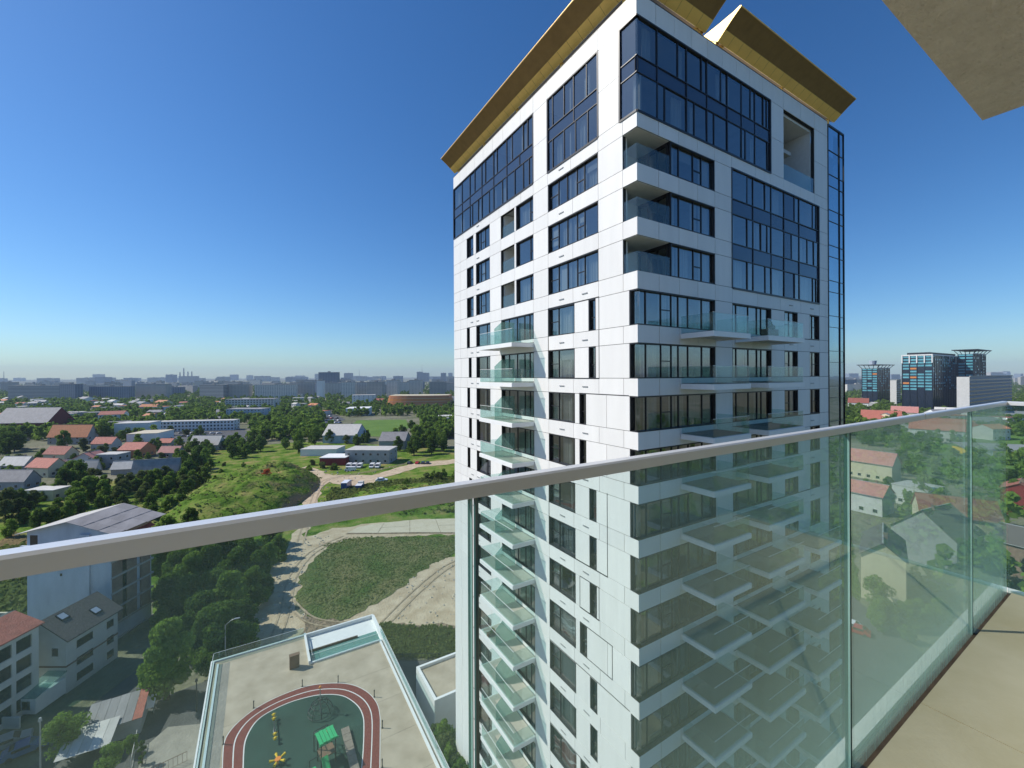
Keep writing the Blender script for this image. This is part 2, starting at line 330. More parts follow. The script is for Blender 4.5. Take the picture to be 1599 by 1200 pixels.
sheet('brown_soil_verge', [(470, 950), (560, 972), (700, 975), (760, 990), (760, 1012), (470, 1000)], .12, 'dirtdark', 1.5, .8, 9)
sheet('football_pitch', [(510, 680), (560, 656), (634, 655), (640, 668), (600, 682)], .10, 'lawn', 8, 1.5, 7)
sheet('car_park', [(405, 668), (440, 646), (520, 645), (540, 655), (500, 668)], .08, 'asphalt')
sheet('works_yard', [(245, 690), (262, 672), (372, 668), (395, 676), (380, 692)], .08, 'asphalt')
sheet('street', [(-120, 1280), (60, 1190), (128, 1112), (235, 1030), (275, 1040), (262, 1085), (330, 1060), (350, 1110), (335, 1300), (-120, 1400)], .06, 'asphalt')
sheet('pavement', [(205, 1250), (222, 1170), (262, 1135), (335, 1128), (340, 1300), (200, 1300)], .16, 'paving')
sheet('sunlit_forecourt', [(255, 1200), (262, 1140), (330, 1128), (336, 1200)], .20, 'paving')
sheet('access_road', [(585, 1032), (760, 1030), (790, 1085), (620, 1100)], .20, 'asphalt')
sheet('right_road', [(1250, 1100), (1290, 960), (1330, 930), (1440, 1020), (1480, 1060), (1400, 1180)], .10, 'asphalt')
sheet('right_lawn', [(1395, 735), (1430, 700), (1490, 690), (1599, 700), (1640, 770), (1560, 765)], .10, 'lawn', 6, .5, 11)
sheet('sloping_mown_field', [(1480, 690), (1500, 668), (1640, 670), (1640, 700)], .10, 'lawn')
sheet('right_grass_verge', [(1200, 1100), (1260, 900), (1330, 830), (1345, 930), (1300, 1100)], .07, 'grass', 3, .6, 12)

# grassy mound with an eroded bank, as relief of its own
MOUNDPTS = []
def mound(name, cx, cy, rx, ry, h, m, yaw=0.0, seed=0):
    n = 70; b = MB(); c0 = at(cx, cy); r = random.Random(seed)
    from mathutils import noise
    vs = []
    for j in range(n+1):
        for i in range(n+1):
            u = i/n*2-1; v = j/n*2-1
            x = u*rx*math.cos(yaw)-v*ry*math.sin(yaw); y = u*rx*math.sin(yaw)+v*ry*math.cos(yaw)
            d = math.hypot(u, v); p = Vector((c0.x+x, c0.y+y, 0))
            f = max(0, 1-d**2.2); nz = noise.fractal(p*.06+Vector((seed, 0, 0)), 1, 2, 4)
            z = h*(f**.8)*(1+.35*nz) if f > 0 else 0
            z += .9*max(0, f)*noise.noise(p*.45)
            vs.append((p.x, p.y, max(z, -.05)+(.035 if f > 0 else -.3)))
    b.v = vs
    for j in range(n):
        for i in range(n):
            a = j*(n+1)+i; b.f.append((a, a+1, a+n+2, a+n+1)); b.m.append(0)
    MOUNDPTS.extend((x, y, z) for x, y, z in vs if z > .25)
    me = b.mesh(name, [m]); me.polygons.foreach_set('use_smooth', [True]*len(me.polygons))
    return struct(name, me)
def mix_ground(name):
    m, nt, out = new_mat(name); L = nt.links; geo = N(nt, 'ShaderNodeNewGeometry')
    n1 = N(nt, 'ShaderNodeTexNoise'); n1.inputs['Scale'].default_value = .11; n1.inputs['Detail'].default_value = 9; n1.inputs['Roughness'].default_value = .65; L.new(geo.outputs['Position'], n1.inputs['Vector'])
    rp = N(nt, 'ShaderNodeValToRGB'); e = rp.color_ramp.elements; e[0].position = .34; e[0].color = (.04, .085, .014, 1); e[1].position = .70; e[1].color = (.34, .23, .12, 1)
    k = e.new(.46); k.color = (.11, .19, .03, 1); k = e.new(.56); k.color = (.19, .22, .06, 1)
    sp = N(nt, 'ShaderNodeSeparateXYZ'); L.new(geo.outputs['Normal'], sp.inputs[0])
    mr = N(nt, 'ShaderNodeMapRange'); mr.inputs['From Min'].default_value = .80; mr.inputs['From Max'].default_value = .70; L.new(sp.outputs['Z'], mr.inputs[0])
    mx = N(nt, 'ShaderNodeMix', data_type='RGBA'); L.new(n1.outputs['Fac'], rp.inputs[0]); L.new(mr.outputs[0], mx.inputs['Factor']); L.new(rp.outputs[0], mx.inputs[6]); mx.inputs[7].default_value = (.36, .23, .12, 1)
    n2 = N(nt, 'ShaderNodeTexNoise'); n2.inputs['Scale'].default_value = 1.1; n2.inputs['Detail'].default_value = 5; L.new(geo.outputs['Position'], n2.inputs['Vector'])
    bp = N(nt, 'ShaderNodeBump'); bp.inputs['Strength'].default_value = .6; bp.inputs['Distance'].default_value = .7; L.new(n2.outputs['Fac'], bp.inputs['Height'])
    d = N(nt, 'ShaderNodeBsdfDiffuse'); L.new(mx.outputs[2], d.inputs[0]); L.new(bp.outputs[0], d.inputs['Normal']); L.new(d.outputs[0], out.inputs[0]); return m
M['meadow'] = mat('weedy_meadow', (.06, .115, .022), var=.2, scale=.13, bump=.8, bscale=1.6, col2=(.20, .18, .08), rough=.95, spec=.1)
M['wildgrass'] = mix_ground('wild_grass_and_soil')
sheet('grass_field', [(-60, 900), (-40, 800), (200, 745), (330, 702), (470, 690), (760, 700), (790, 900), (760, 1010), (560, 1010), (420, 905), (330, 1000), (150, 900)], .03, 'wildgrass', 6, 1.5, 2)
mound('grassy_mound', 392, 774, 25, 45, 9.5, 'wildgrass', -.35, 3)
mound('low_grass_rise', 262, 800, 30, 30, 2.0, 'wildgrass', .2, 8)
mound('grassy_bank', 660, 776, 32, 22, 3.0, 'wildgrass', -.52, 5)
sheet('meadow', [(520, 850), (545, 841), (640, 838), (760, 838), (760, 852), (712, 862), (660, 890), (620, 920), (570, 953), (530, 969), (490, 964), (464, 942), (468, 905), (490, 872)], .16, 'meadow', 1.6, .9, 21)

# ------------------------------------------------------------------ trees
def crown_arrays(n, h, rad, leaf, seed, base=.25, lobes=16, shape=1.0, core=0):
    g = np.random.default_rng(seed)
    lo = []
    for i in range(lobes):
        t = g.random(); a = g.random()*2*PI; rr = rad*.62*math.sqrt(g.random())*(math.sin(PI*min(1, .18+.75*t))**shape)
        lr = rad*(.30+.22*g.random())*(1-.35*t)
        lo.append((rr*math.cos(a), rr*math.sin(a), h*(base+.08+(1-base-.16)*t), lr))
    lo = np.array(lo); idx = g.integers(0, lobes, n)
    d = g.normal(size=(n, 3)); d /= np.linalg.norm(d, axis=1)[:, None]
    r = lo[idx, 3]*(0.55+.5*g.random(n)**.6)
    c = lo[idx, :3]+d*r[:, None]*np.array([1, 1, .85])
    nrm = d+g.normal(size=(n, 3))*.55; nrm /= np.linalg.norm(nrm, axis=1)[:, None]
    up = g.normal(size=(n, 3)); u = np.cross(nrm, up); u /= np.linalg.norm(u, axis=1)[:, None]; w = np.cross(nrm, u)
    s = (leaf*(.6+.8*g.random(n)))[:, None]
    v = np.stack([c-u*s*.7, c-w*s*.45+u*s*.1, c+u*s*.75, c+w*s*.5], 1).reshape(-1, 3)
    return v, lo
def fast_mesh(name, v, nq, mats, mi=None):
    me = bpy.data.meshes.new(name); me.vertices.add(len(v)); me.vertices.foreach_set('co', np.asarray(v, dtype=np.float32).ravel())
    me.loops.add(nq*4); me.loops.foreach_set('vertex_index', np.arange(nq*4, dtype=np.int32))
    me.polygons.add(nq); me.polygons.foreach_set('loop_start', np.arange(nq, dtype=np.int32)*4)
    try: me.polygons.foreach_set('loop_total', np.full(nq, 4, dtype=np.int32))
    except Exception: pass
    for m in mats: me.materials.append(M[m])
    if mi is not None: me.polygons.foreach_set('material_index', mi)
    me.update(calc_edges=True); return me
TREES = {}
def make_tree_meshes(key, n, h, rad, leaf, seed, m, **kw):
    v, lo = crown_arrays(n, h, rad, leaf, seed, **kw)
    cr = fast_mesh('crown_'+key, v, n, [m])
    b = MB(); tr = h*.022
    b.tube((0, 0, -.3), (0, 0, h*.35), tr*1.3, tr, 8); b.tube((0, 0, h*.35), (0, 0, h*.7), tr, tr*.5, 6)
    for l in lo[::2]: b.tube((0, 0, h*(.22+.2*random.random())), (l[0], l[1], l[2]), tr*.5, tr*.15, 5)
    TREES[key] = (cr, b.mesh('trunk_'+key, ['bark']))
for i in range(3):
    make_tree_meshes('big%d' % i, 11000, 10, 4.3, .30, 11+i, ['leaf', 'leafdark', 'leafbright'][i], base=.12, lobes=22)
for i in range(3):
    make_tree_meshes('mid%d' % i, 2600, 10, 4.2, .50, 21+i, ['leaf', 'leafdark', 'leafolive'][i], base=.08, lobes=18)
make_tree_meshes('poplar', 1800, 12, 1.9, .45, 31, 'leafdark', base=.06, lobes=16)
make_tree_meshes('midb', 2600, 9, 4.2, .48, 33, 'leafbright', base=.08, lobes=18)
make_tree_meshes('smallx', 3500, 5, 2.1, .17, 34, 'leafbright', base=.2, lobes=14)
make_tree_meshes('red', 900, 4, 3.0, .35, 41, 'red_leaf', base=.05, lobes=10)
for i in range(4):
    v, lo = crown_arrays(420, 9, 4.2, .95, 51+i, base=.05, lobes=14)
    TREES['far%d' % i] = (fast_mesh('far_tree_%d' % i, v, 420, [['leaf', 'leafdark', 'leafolive', 'leafdark'][i]]), None)
for i in range(2):
    v, lo = crown_arrays(1300, 3.2, 2.3, .33, 61+i, base=0, lobes=10)
    TREES['bush%d' % i] = (fast_mesh('bush_%d' % i, v, 1300, [['leaf', 'leafolive'][i]]), None)
def tree(key, p, s, label, group=None, sz=None, name='broadleaf_tree', cat='tree'):
    rz = random.uniform(0, 6.28); sz = sz or s*random.uniform(.9, 1.1)
    cr, tr = TREES[key]
    if tr is None:
        o = ob(name, cr, None, p, rz, (s, s, sz)); return tag(o, label, cat, group)
    e = thing(name, label, cat, p, rz, group); e.scale = (s, s, sz)
    ob('crown', cr, e); ob('trunk', tr, e); return e

# big trees close by
tree('big0', at(262, 1092), 1.05, 'large broad crowned tree beside the street, in front of the dark wood', sz=1.25)
tree('big2', at(290, 1030), .75, 'leafy tree just behind the large street tree')
G1 = 'trees of the dense wood between the unfinished building and the dirt path'
for i, (x, y, s, k) in enumerate([(335, 1050, 1.1, 1), (312, 1010, 1.05, 1), (360, 985, 1.1, 0), (395, 950, .95, 0), (330, 965, 1.1, 1), (290, 975, 1.0, 1), (405, 915, .9, 1), (370, 930, 1.1, 0), (330, 925, 1.1, 0), (300, 935, 1.0, 0), (420, 890, .7, 0), (385, 893, 1.0, 1), (345, 893, 1.1, 1), (305, 893, 1.0, 0), (265, 893, 1.0, 2), (278, 925, 1.0, 1), (250, 905, .8, 0), (262, 955, .9, 1), (255, 990, .6, 2), (348, 1015, 1.0, 1), (375, 1040, .8, 1), (375, 1005, .8, 1), (415, 935, .6, 1), (440, 870, .45, 0)]):
    tree('big%d' % k, at(x, y), s, 'leafy tree of the dense wood left of the pale dirt path', G1)
tree('smallx', at(104, 1185), 1.35, 'small light green tree in the yard below the glass roofed conservatory')
tree('smallx', at(170, 1215), .8, 'small tree among shrubs at the foot of the tin hut')
tree('smallx', at(205, 1178), .55, 'slim bush beside the fence of the tin hut')
tree('poplar', at(222, 1195), .30, 'narrow shrub against the fence by the sunny forecourt', name='columnar_shrub', cat='shrub')

# middle distance: belts of trees read off the photograph
TONE = {'mid0': 'mid green', 'mid1': 'dark green', 'mid2': 'olive', 'midb': 'light green', 'big0': 'mid green', 'big1': 'dark', 'big2': 'light green', 'far0': 'mid green', 'far1': 'dark', 'far2': 'olive', 'far3': 'deep green', 'bush0': 'green', 'bush1': 'olive'}
def belt(pixs, n, keys, smin, smax, label, group, seed, dy=0, name='broadleaf_tree'):
    r = random.Random(seed)
    for i in range(n):
        # random point within the polygon by rejection
        xs = [p[0] for p in pixs]; ys = [p[1] for p in pixs]
        for _ in range(60):
            x = r.uniform(min(xs), max(xs)); y = r.uniform(min(ys), max(ys)); ins = False; j = len(pixs)-1
            for q in range(len(pixs)):
                (xi, yi), (xj, yj) = pixs[q], pixs[j]
                if (yi > y) != (yj > y) and x < (xj-xi)*(y-yi)/(yj-yi)+xi: ins = not ins
                j = q
            if ins: break
        if x < -25 or x > 1620: continue
        k = r.choice(keys); s_ = r.uniform(smin, smax); f = (x-min(xs))/(max(xs)-min(xs)); g_ = (y-min(ys))/(max(ys)-min(ys))
        lb = '%s %s %s, %s %s' % ('larger' if s_ > (smin+smax)/2 else 'smaller', TONE.get(k, 'green'), label, 'front' if g_ > .5 else 'back', 'left part' if f < .33 else 'middle' if f < .67 else 'right part')
        tree(k, at(x, y), s_, lb, group, name=name, cat='bush' if name == 'bush' else 'tree')
belt([(-20, 790), (60, 775), (130, 770), (230, 775), (260, 790), (140, 812), (40, 835), (-20, 850)], 26, ['mid0', 'mid1', 'mid2'], .5, .85, 'tree behind the unfinished building', 'bushy trees behind the unfinished building', 1)
belt([(95, 745), (150, 735), (160, 790), (110, 795)], 10, ['mid1', 'mid0'], .8, 1.1, 'tree beside the red roofed houses', 'tall dark trees beside the red roofed houses', 2)
belt([(150, 755), (300, 745), (310, 780), (170, 790)], 26, ['mid0', 'mid2', 'midb'], .5, .8, 'tree below the long tin shed', 'shrubby trees below the long tin shed', 3)
belt([(270, 715), (330, 690), (400, 690), (460, 700), (470, 715), (380, 715), (330, 735), (290, 745)], 34, ['mid0', 'mid1', 'midb'], .7, 1.0, 'tree of the belt behind the grassy mound', 'trees of the belt behind the grassy mound', 4)
belt([(440, 668), (520, 668), (520, 690), (500, 712), (440, 706), (380, 694)], 26, ['mid0', 'mid1'], .9, 1.25, 'tree left of the football pitch', 'tall trees left of the football pitch', 5)
belt([(590, 690), (640, 672), (715, 660), (715, 705), (620, 715)], 30, ['mid0', 'mid1', 'mid0'], .9, 1.25, 'tree right of the football pitch', 'tall trees right of the football pitch', 6)
belt([(560, 684), (600, 686), (560, 697), (525, 695)], 8, ['mid0', 'mid2'], .6, .8, 'tree behind the works building', 'low trees behind the works building', 7)
belt([(-10, 690), (30, 672), (60, 688), (40, 712), (-10, 740)], 10, ['mid1', 'mid1', 'mid0'], 1.1, 1.5, 'tree at the left edge', 'dark trees at the left edge', 10)
for x, y, s, k in [(160, 690, 1.6, 1), (100, 700, 1.3, 0), (197, 690, 1.1, 1), (215, 700, 1.0, 0), (310, 718, 1.0, 1), (280, 700, .9, 0), (240, 735, .7, 1), (130, 705, 1.0, 2), (300, 697, .9, 0)]:
    tree('mid%d' % k, at(x, y), s, 'dark tree standing between the red roofed houses', 'trees between the red roofed houses')
tree('red', at(416, 775), .9, 'rust red bush on the slope of the grassy mound', name='bush', cat='bush').location.z = 7.5
belt([(540, 800), (600, 770), (700, 735), (760, 740), (760, 800), (620, 790)], 34, ['bush0', 'bush1'], .6, 1.3, 'bush right of the dirt track', 'bushes on the bank right of the track', 12, name='bush')
belt([(230, 860), (300, 820), (420, 845), (460, 870), (430, 890), (260, 900)], 30, ['bush0', 'bush1', 'mid0'], .6, 1.0, 'bush at the foot of the grassy mound', 'bushes at the foot of the mound', 13, name='bush')
belt([(300, 790), (340, 730), (420, 740), (450, 800), (400, 830), (330, 830)], 26, ['bush1', 'bush0'], .3, .7, 'bush on the grassy mound', 'small bushes on the mound', 14, name='bush')
for o in list(COL.objects):
    if o.get('group') == 'small bushes on the mound': o.location.z = 3.5
belt([(0, 700), (120, 690), (330, 680), (360, 650), (240, 640), (0, 660)], 26, ['mid0', 'mid1', 'midb'], .7, 1.2, 'tree among the low houses', 'trees among the low houses', 31)
belt([(0, 740), (60, 730), (230, 740), (300, 725), (250, 700), (100, 705)], 24, ['mid0', 'mid1', 'bush0'], .5, .8, 'garden tree between red roofs', 'garden trees between red roofs', 32)
belt([(180, 800), (240, 760), (330, 735), (350, 760), (290, 810), (250, 830)], 60, ['bush0', 'bush1', 'bush0', 'mid0'], .45, .9, 'bush of the rough slope left of the mound', 'bushes of the rough slope', 33, name='bush')
belt([(345, 790), (420, 795), (470, 800), (440, 822), (380, 830), (340, 815)], 26, ['bush1', 'bush0'], .5, .9, 'bush under the eroded bank', 'bushes under the eroded bank', 34, name='bush')
belt([(460, 722), (520, 715), (540, 735), (480, 735)], 8, ['bush0', 'bush1'], .7, 1.1, 'bush beside the fork of the track', 'bushes beside the fork', 35, name='bush')
belt([(0, 755), (60, 745), (225, 745), (350, 700), (330, 672), (120, 700), (0, 720)], 75, ['bush0', 'bush1', 'bush0'], .9, 1.7, 'garden bush between the low houses', 'garden bushes between the low houses', 41, name='bush')
belt([(0, 790), (120, 790), (200, 800), (330, 740), (300, 735), (160, 760), (0, 775)], 45, ['bush0', 'bush1'], .9, 1.5, 'thicket bush under the houses', 'thicket bushes under the houses', 42, name='bush')
# right hand side
belt([(1318, 668), (1400, 655), (1440, 660), (1420, 690), (1330, 700)], 24, ['mid0', 'mid1', 'midb'], 1.0, 1.5, 'tree between tower and glass offices', 'trees between the tower and the offices', 20)
belt([(1440, 650), (1500, 640), (1640, 650), (1640, 668), (1500, 668)], 26, ['mid0', 'mid1'], 1.0, 1.5, 'tree below the grey office slab', 'trees below the grey office slab', 21)
belt([(1385, 735), (1400, 700), (1440, 690), (1480, 690), (1450, 725), (1405, 745)], 16, ['mid0', 'mid1'], .8, 1.1, 'tree at the edge of the lawn', 'trees at the edge of the lawn', 22)
belt([(1560, 740), (1640, 735), (1640, 820), (1575, 820)], 9, ['big1', 'big0'], .9, 1.2, 'tree past the end of the railing', 'dark trees past the end of the railing', 23)
belt([(1590, 865), (1640, 860), (1640, 890), (1590, 885)], 4, ['big2'], .45, .6, 'tree before the dark roofs', 'small trees in front of the dark roofs', 24)
belt([(1325, 770), (1400, 755), (1400, 790), (1330, 800)], 9, ['big0', 'big1'], .4, .7, 'tree beside the pink roofed house', 'garden trees beside the pink roofed house', 25)
tree('smallx', at(1372, 955), 1.5, 'bright green tree in front of the cream gable wall')
belt([(1330, 960), (1400, 960), (1470, 980), (1440, 1010), (1350, 990)], 10, ['big2', 'big0'], .35, .6, 'tree at the road bend', 'trees at the bend of the road', 26)
belt([(1480, 860), (1560, 850), (1560, 960), (1500, 990)], 9, ['big1', 'big0'], .5, .8, 'tree behind the milky railing panels', 'garden trees behind the milky panels', 27)
# far woods and town greenery nobody could count, one joined mesh
def woods(name, spots, keyn, seed):
    g = np.random.default_rng(seed); vs = []; base = []
    for i in range(4):
        v, lo = crown_arrays(keyn, 9, 4.6, 2.0 if keyn < 100 else 1.2, 91+i+seed, base=.02, lobes=9); base.append(v)
    for (x, y, s) in spots:
        v = base[g.integers(0, 4)]; a = g.random()*6.28; c, s_ = math.cos(a), math.sin(a)
        w = np.empty_like(v); w[:, 0] = (v[:, 0]*c-v[:, 1]*s_)*s+x; w[:, 1] = (v[:, 0]*s_+v[:, 1]*c)*s+y; w[:, 2] = v[:, 2]*s; vs.append(w)
    v = np.concatenate(vs); me = fast_mesh(name, v, len(v)//4, ['leaf']); tag(ob(name, me), 'hazy mass of tree tops spread through and around the town', 'woodland', kind='stuff')
def clear(p):                                  # keep the big open places free of far trees
    return True
sp_ = []
r = random.Random(77)
for i in range(9500):
    px = r.uniform(-60, 745) if r.random() < .72 else r.uniform(1290, 1680)
    d = 330*math.exp(r.random()**1.15*2.2)
    if px < 745 and d < 520 and 500 < px < 660: continue
    if px < 745 and d < 430 and 230 < px < 400 : continue
    if px > 1200 and 1390 < px and d < 560 and r.random() < .5: continue
    p = dep(px, d); sp_.append((p.x+r.uniform(-9, 9), p.y+r.uniform(-9, 9), r.uniform(.7, 1.3)))
woods('town_woodland', sp_, 70, 0)
sp_ = []
for i in range(1100):                           # unseen trees added behind the camera, to be mirrored in the glass
    a = r.uniform(math.radians(190), math.radians(380)); d = r.uniform(45, 420)
    sp_.append((d*math.cos(a)+20, d*math.sin(a)-10, r.uniform(.8, 1.4)))
woods('mirrored_woodland', sp_, 130, 5)

# weeds and tufts on the open ground, one joined mesh
def tufts(name, polys, label):
    g = random.Random(5); pts = []
    for pixs, n, s in polys:
        xs = [p[0] for p in pixs]; ys = [p[1] for p in pixs]; W = [at(x, y) for x, y in pixs]
        x0, x1 = min(w.x for w in W), max(w.x for w in W); y0, y1 = min(w.y for w in W), max(w.y for w in W); k = 0
        for _ in range(n*6):
            x = g.uniform(x0, x1); y = g.uniform(y0, y1); ins = False; j = len(W)-1
            for q in range(len(W)):
                a, c = W[q], W[j]
                if (a.y > y) != (c.y > y) and x < (c.x-a.x)*(y-a.y)/(c.y-a.y)+a.x: ins = not ins
                j = q
            if ins: pts.append((x, y, s*g.uniform(.5, 1.5))); k += 1
            if k >= n: break
    mr_ = random.Random(9)
    for (x, y, z) in MOUNDPTS:
        for q in range(2):
            if mr_.random() < .10: pts.append((x+mr_.uniform(-.6, .6), y+mr_.uniform(-.6, .6), mr_.uniform(.2, .7), z-.15))
    pts = [p if len(p) == 4 else p+(0.0,) for p in pts]
    P = np.array(pts); n = len(P); gg = np.random.default_rng(3); K = 5
    c = np.repeat(P, K, 0); m = len(c); off = gg.normal(size=(m, 2))*c[:, 2:3]*.5
    base = np.c_[c[:, 0]+off[:, 0], c[:, 1]+off[:, 1], c[:, 3]]
    a = gg.random(m)*6.28; u = np.c_[np.cos(a), np.sin(a), np.zeros(m)]; s = c[:, 2:3]
    lean = np.c_[gg.normal(size=(m, 2))*.4, np.ones(m)]*s
    v = np.stack([base-u*s*.5, base+u*s*.5, base+lean+u*s*.35, base+lean-u*s*.35], 1).reshape(-1, 3)
    tag(ob(name, fast_mesh(name, v, m, ['leafolive'])), label, 'weeds', kind='stuff')
tufts('meadow_weeds', [([(505, 850), (560, 838), (720, 838), (740, 852), (660, 890), (620, 918), (530, 965), (475, 940)], 3600, .22),
                       ([(-20, 860), (200, 830), (300, 850), (420, 860), (400, 890), (200, 900), (0, 1000)], 2500, .8),
                       ([(500, 800), (520, 765), (620, 750), (745, 745), (745, 800)], 2600, .8),
                       ([(590, 975), (745, 985), (745, 1028), (600, 1026)], 1500, .4)], 'tangle of green weeds over the waste ground')

# ------------------------------------------------------------------ the white tower
TX, TY = 19.42, 17.36
tower = thing('apartment_tower', 'tall white clad apartment tower with black framed windows, glass balconies and gold roof fins', 'apartment tower', (TX, TY, 0))
LW, RW = 27.5, 25.0                            # lengths of the left and right face
def face_place(face, x, y, z):                 # face local (along, inward, up) -> tower local
    return ((x, y, z), 0.0) if face == 'R' else ((y, -x, z), -PI/2)
def fpart(face, name, me, x=0, y=0, z=0, parent=None, scale=None):
    loc, rz = face_place(face, x, y, z); return ob(name, me, parent or tower, loc, rz, scale)
SILL = [EYE+12.81-3.25*k for k in range(18)]
TOP0, TOP1, PAR = EYE+15.95, EYE+21.68, EYE+23.1
def low_left(k):
    slot = (-4.35, -3.65) if ((k-3)//2) % 2 == 0 or k == 9 else (-5.35, -4.65)
    far = (-23.95, -23.25) if k % 2 else (-23.55, -22.85)
    return [far, (-21.7, -18.65), (-16.45, -11.05), (-9.0, -5.85), slot, (-.65, 0)]
OPEN_L, OPEN_R = {}, {}
for k in range(18):
    if k < 3:
        OPEN_L[k] = [(-23.95, -22.3), (-21.7, -18.65), (-16.45, -14.05), (-13.75, -11.05), (-9.0, -3.35), (-1.15, 0)]
        OPEN_R[k] = [(0, 7.8), (9.85, 23.3)]
    else:
        OPEN_L[k] = low_left(k); OPEN_R[k] = [(0, 7.8), (9.85, 15.2), (17.2, 19.4), (21.5, 23.3)]
rects = []                                     # (face, x0, x1, z0, z1)
def row(face, lo, hi, z0, z1, opens, maxw=3.3):
    cur = lo
    for a, b_ in sorted(opens)+[(hi, hi)]:
        if a-cur > .02:
            n = max(1, math.ceil((a-cur)/maxw))
            for i in range(n): rects.append((face, cur+(a-cur)*i/n, cur+(a-cur)*(i+1)/n, z0, z1))
        cur = max(cur, b_)
def band(face, lo, hi, z0, z1, cuts, opens=()):
    xs = sorted(set([lo, hi]+[c for c in cuts if lo < c < hi])); seg = []
    for a, b_ in zip(xs, xs[1:]):
        if any(a >= o[0]-.01 and b_ <= o[1]+.01 for o in opens): continue
        n = max(1, math.ceil((b_-a)/3.4))
        for i in range(n): rects.append((face, a+(b_-a)*i/n, a+(b_-a)*(i+1)/n, z0, z1))
for face, lo, hi in (('L', -LW, 0), ('R', 0, RW)):
    OP = OPEN_L if face == 'L' else OPEN_R
    topo = [(-27.5, -11.05), (-9.05, -3.35), (-1.4, 0)] if face == 'L' else [(0, 15.2), (17.2, 22.5)]
    band(face, lo, hi, TOP1, PAR, [-24, -20, -16, -13, -9.05, -6, -3.35, 3.5, 7, 10.5, 14, 17.2, 20, 22.5])
    for z0, z1 in ((TOP0, TOP0+2.9), (TOP0+2.9, TOP1)): row(face, lo, hi, z0, z1, topo)
    band(face, lo, hi, SILL[0]+2.15, TOP0, [-22.3, -18.65, -14.9, -11.05, -9.05, -6.2, -3.35, -1.15, 3.9, 7.8, 9.85, 13, 17.2, 20, 22.5])
    for k in range(18):
        row(face, lo, hi, SILL[k], SILL[k]+2.15, OP[k])
        op = [(9.85, 23.3)] if (face == 'R' and k < 2) else []
        ends = [e for o in OP[k] for e in o if abs(e) > .7]
        if face == 'R': ends += [3.9, 9.85, 23.3]
        else: ends = [-23.95, -21.7, -18.65, -16.45, -14, -11.05, -9, -6.0, -3.35, -1.15]
        band(face, lo, hi, SILL[k]-1.1, SILL[k], ends, op)
    band(face, lo, hi, .5, SILL[17]-1.1, [-20, -16, -11, -6, 5, 10, 15, 20])
def apparent(rc):
    f, x0, x1, z0, z1 = rc; xm = (x0+x1)/2
    p = Vector((TX+xm, TY, (z0+z1)/2-EYE)) if f == 'R' else Vector((TX, TY-xm, (z0+z1)/2-EYE))
    d = p.length; n = abs(p.y if f == 'R' else p.x)/d
    vis = 0.05 if p.z < -24 else 1
    return (x1-x0)*(z1-z0)*n/d**2*vis
rects.sort(key=apparent, reverse=True)
J = .016; wallb = MB(); restb = {'L': MB(), 'R': MB()}
for i, (f, x0, x1, z0, z1) in enumerate(rects):
    if i < 296:
        fpart(f, 'panel', ubox('cladding'), x0+J*(x0 != 0 or 0), 0, z0+J, scale=(x1-x0-2*J, .04, z1-z0-2*J))
    else: restb[f].box(x0+J, 0, z0+J, x1-J, .04, z1-J)
for f in 'LR':
    tag(fpart(f, 'cladding_panels', restb[f].mesh('cladding_rest', ['cladding'])), kind='stuff')
    wb = MB()
    for (g_, x0, x1, z0, z1) in rects:
        if g_ == f: wb.box(x0+(.05 if x0 == 0 else 0), .045, z0, x1-(.05 if x1 == 0 and f == 'L' else 0), .28, z1)
    fpart(f, 'backing_wall', wb.mesh('backing_wall', ['joint']))
# far faces, roof, core and floors
b = MB(); b.box(.3, 27.3, 0, RW, 27.5, PAR); b.box(RW-.2, .3, 0, RW, 27.5, TOP1)
ob('rear_wall', b.mesh('rear_wall', ['cladding']), tower)
b = MB(); b.box(.3, .3, PAR-.8, RW-.3, 27.2, PAR-.45); ob('roof_slab', b.mesh('roof_slab', ['white']), tower)  # unseen roof, set high and white to bounce light up at the fins
b = MB(); b.box(.04, .0, PAR+.002, RW, .3, PAR+.06); b.box(0.0, .3, PAR+.002, .3, LW, PAR+.06); ob('parapet_cap', b.mesh('cap', ['frame']), tower)
b = MB(); b.box(5, 5, 0, 20, 23, TOP1); ob('stair_core', b.mesh('core', ['core']), tower)
fl = MB()
for k in range(18):
    z = SILL[k]-.95
    fl.box(.3, .3, z, RW-.3, 27.2, z+.3)
fl.box(.3, .3, SILL[0]+2.35, RW-.3, 27.2, TOP0-.3); fl.box(.3, .3, TOP0+2.5, RW-6, 27.2, TOP0+2.8)
for x in (3.9, 8.8, 12.5, 16.2): fl.box(x, 2.7, .5, x+.15, 5, TOP1)
for y in (6.5, 10.2, 17.8, 20.2): fl.box(.3, y, .5, 5, y+.15, TOP1)
ob('floor_slabs', fl.mesh('floors', ['core']), tower)

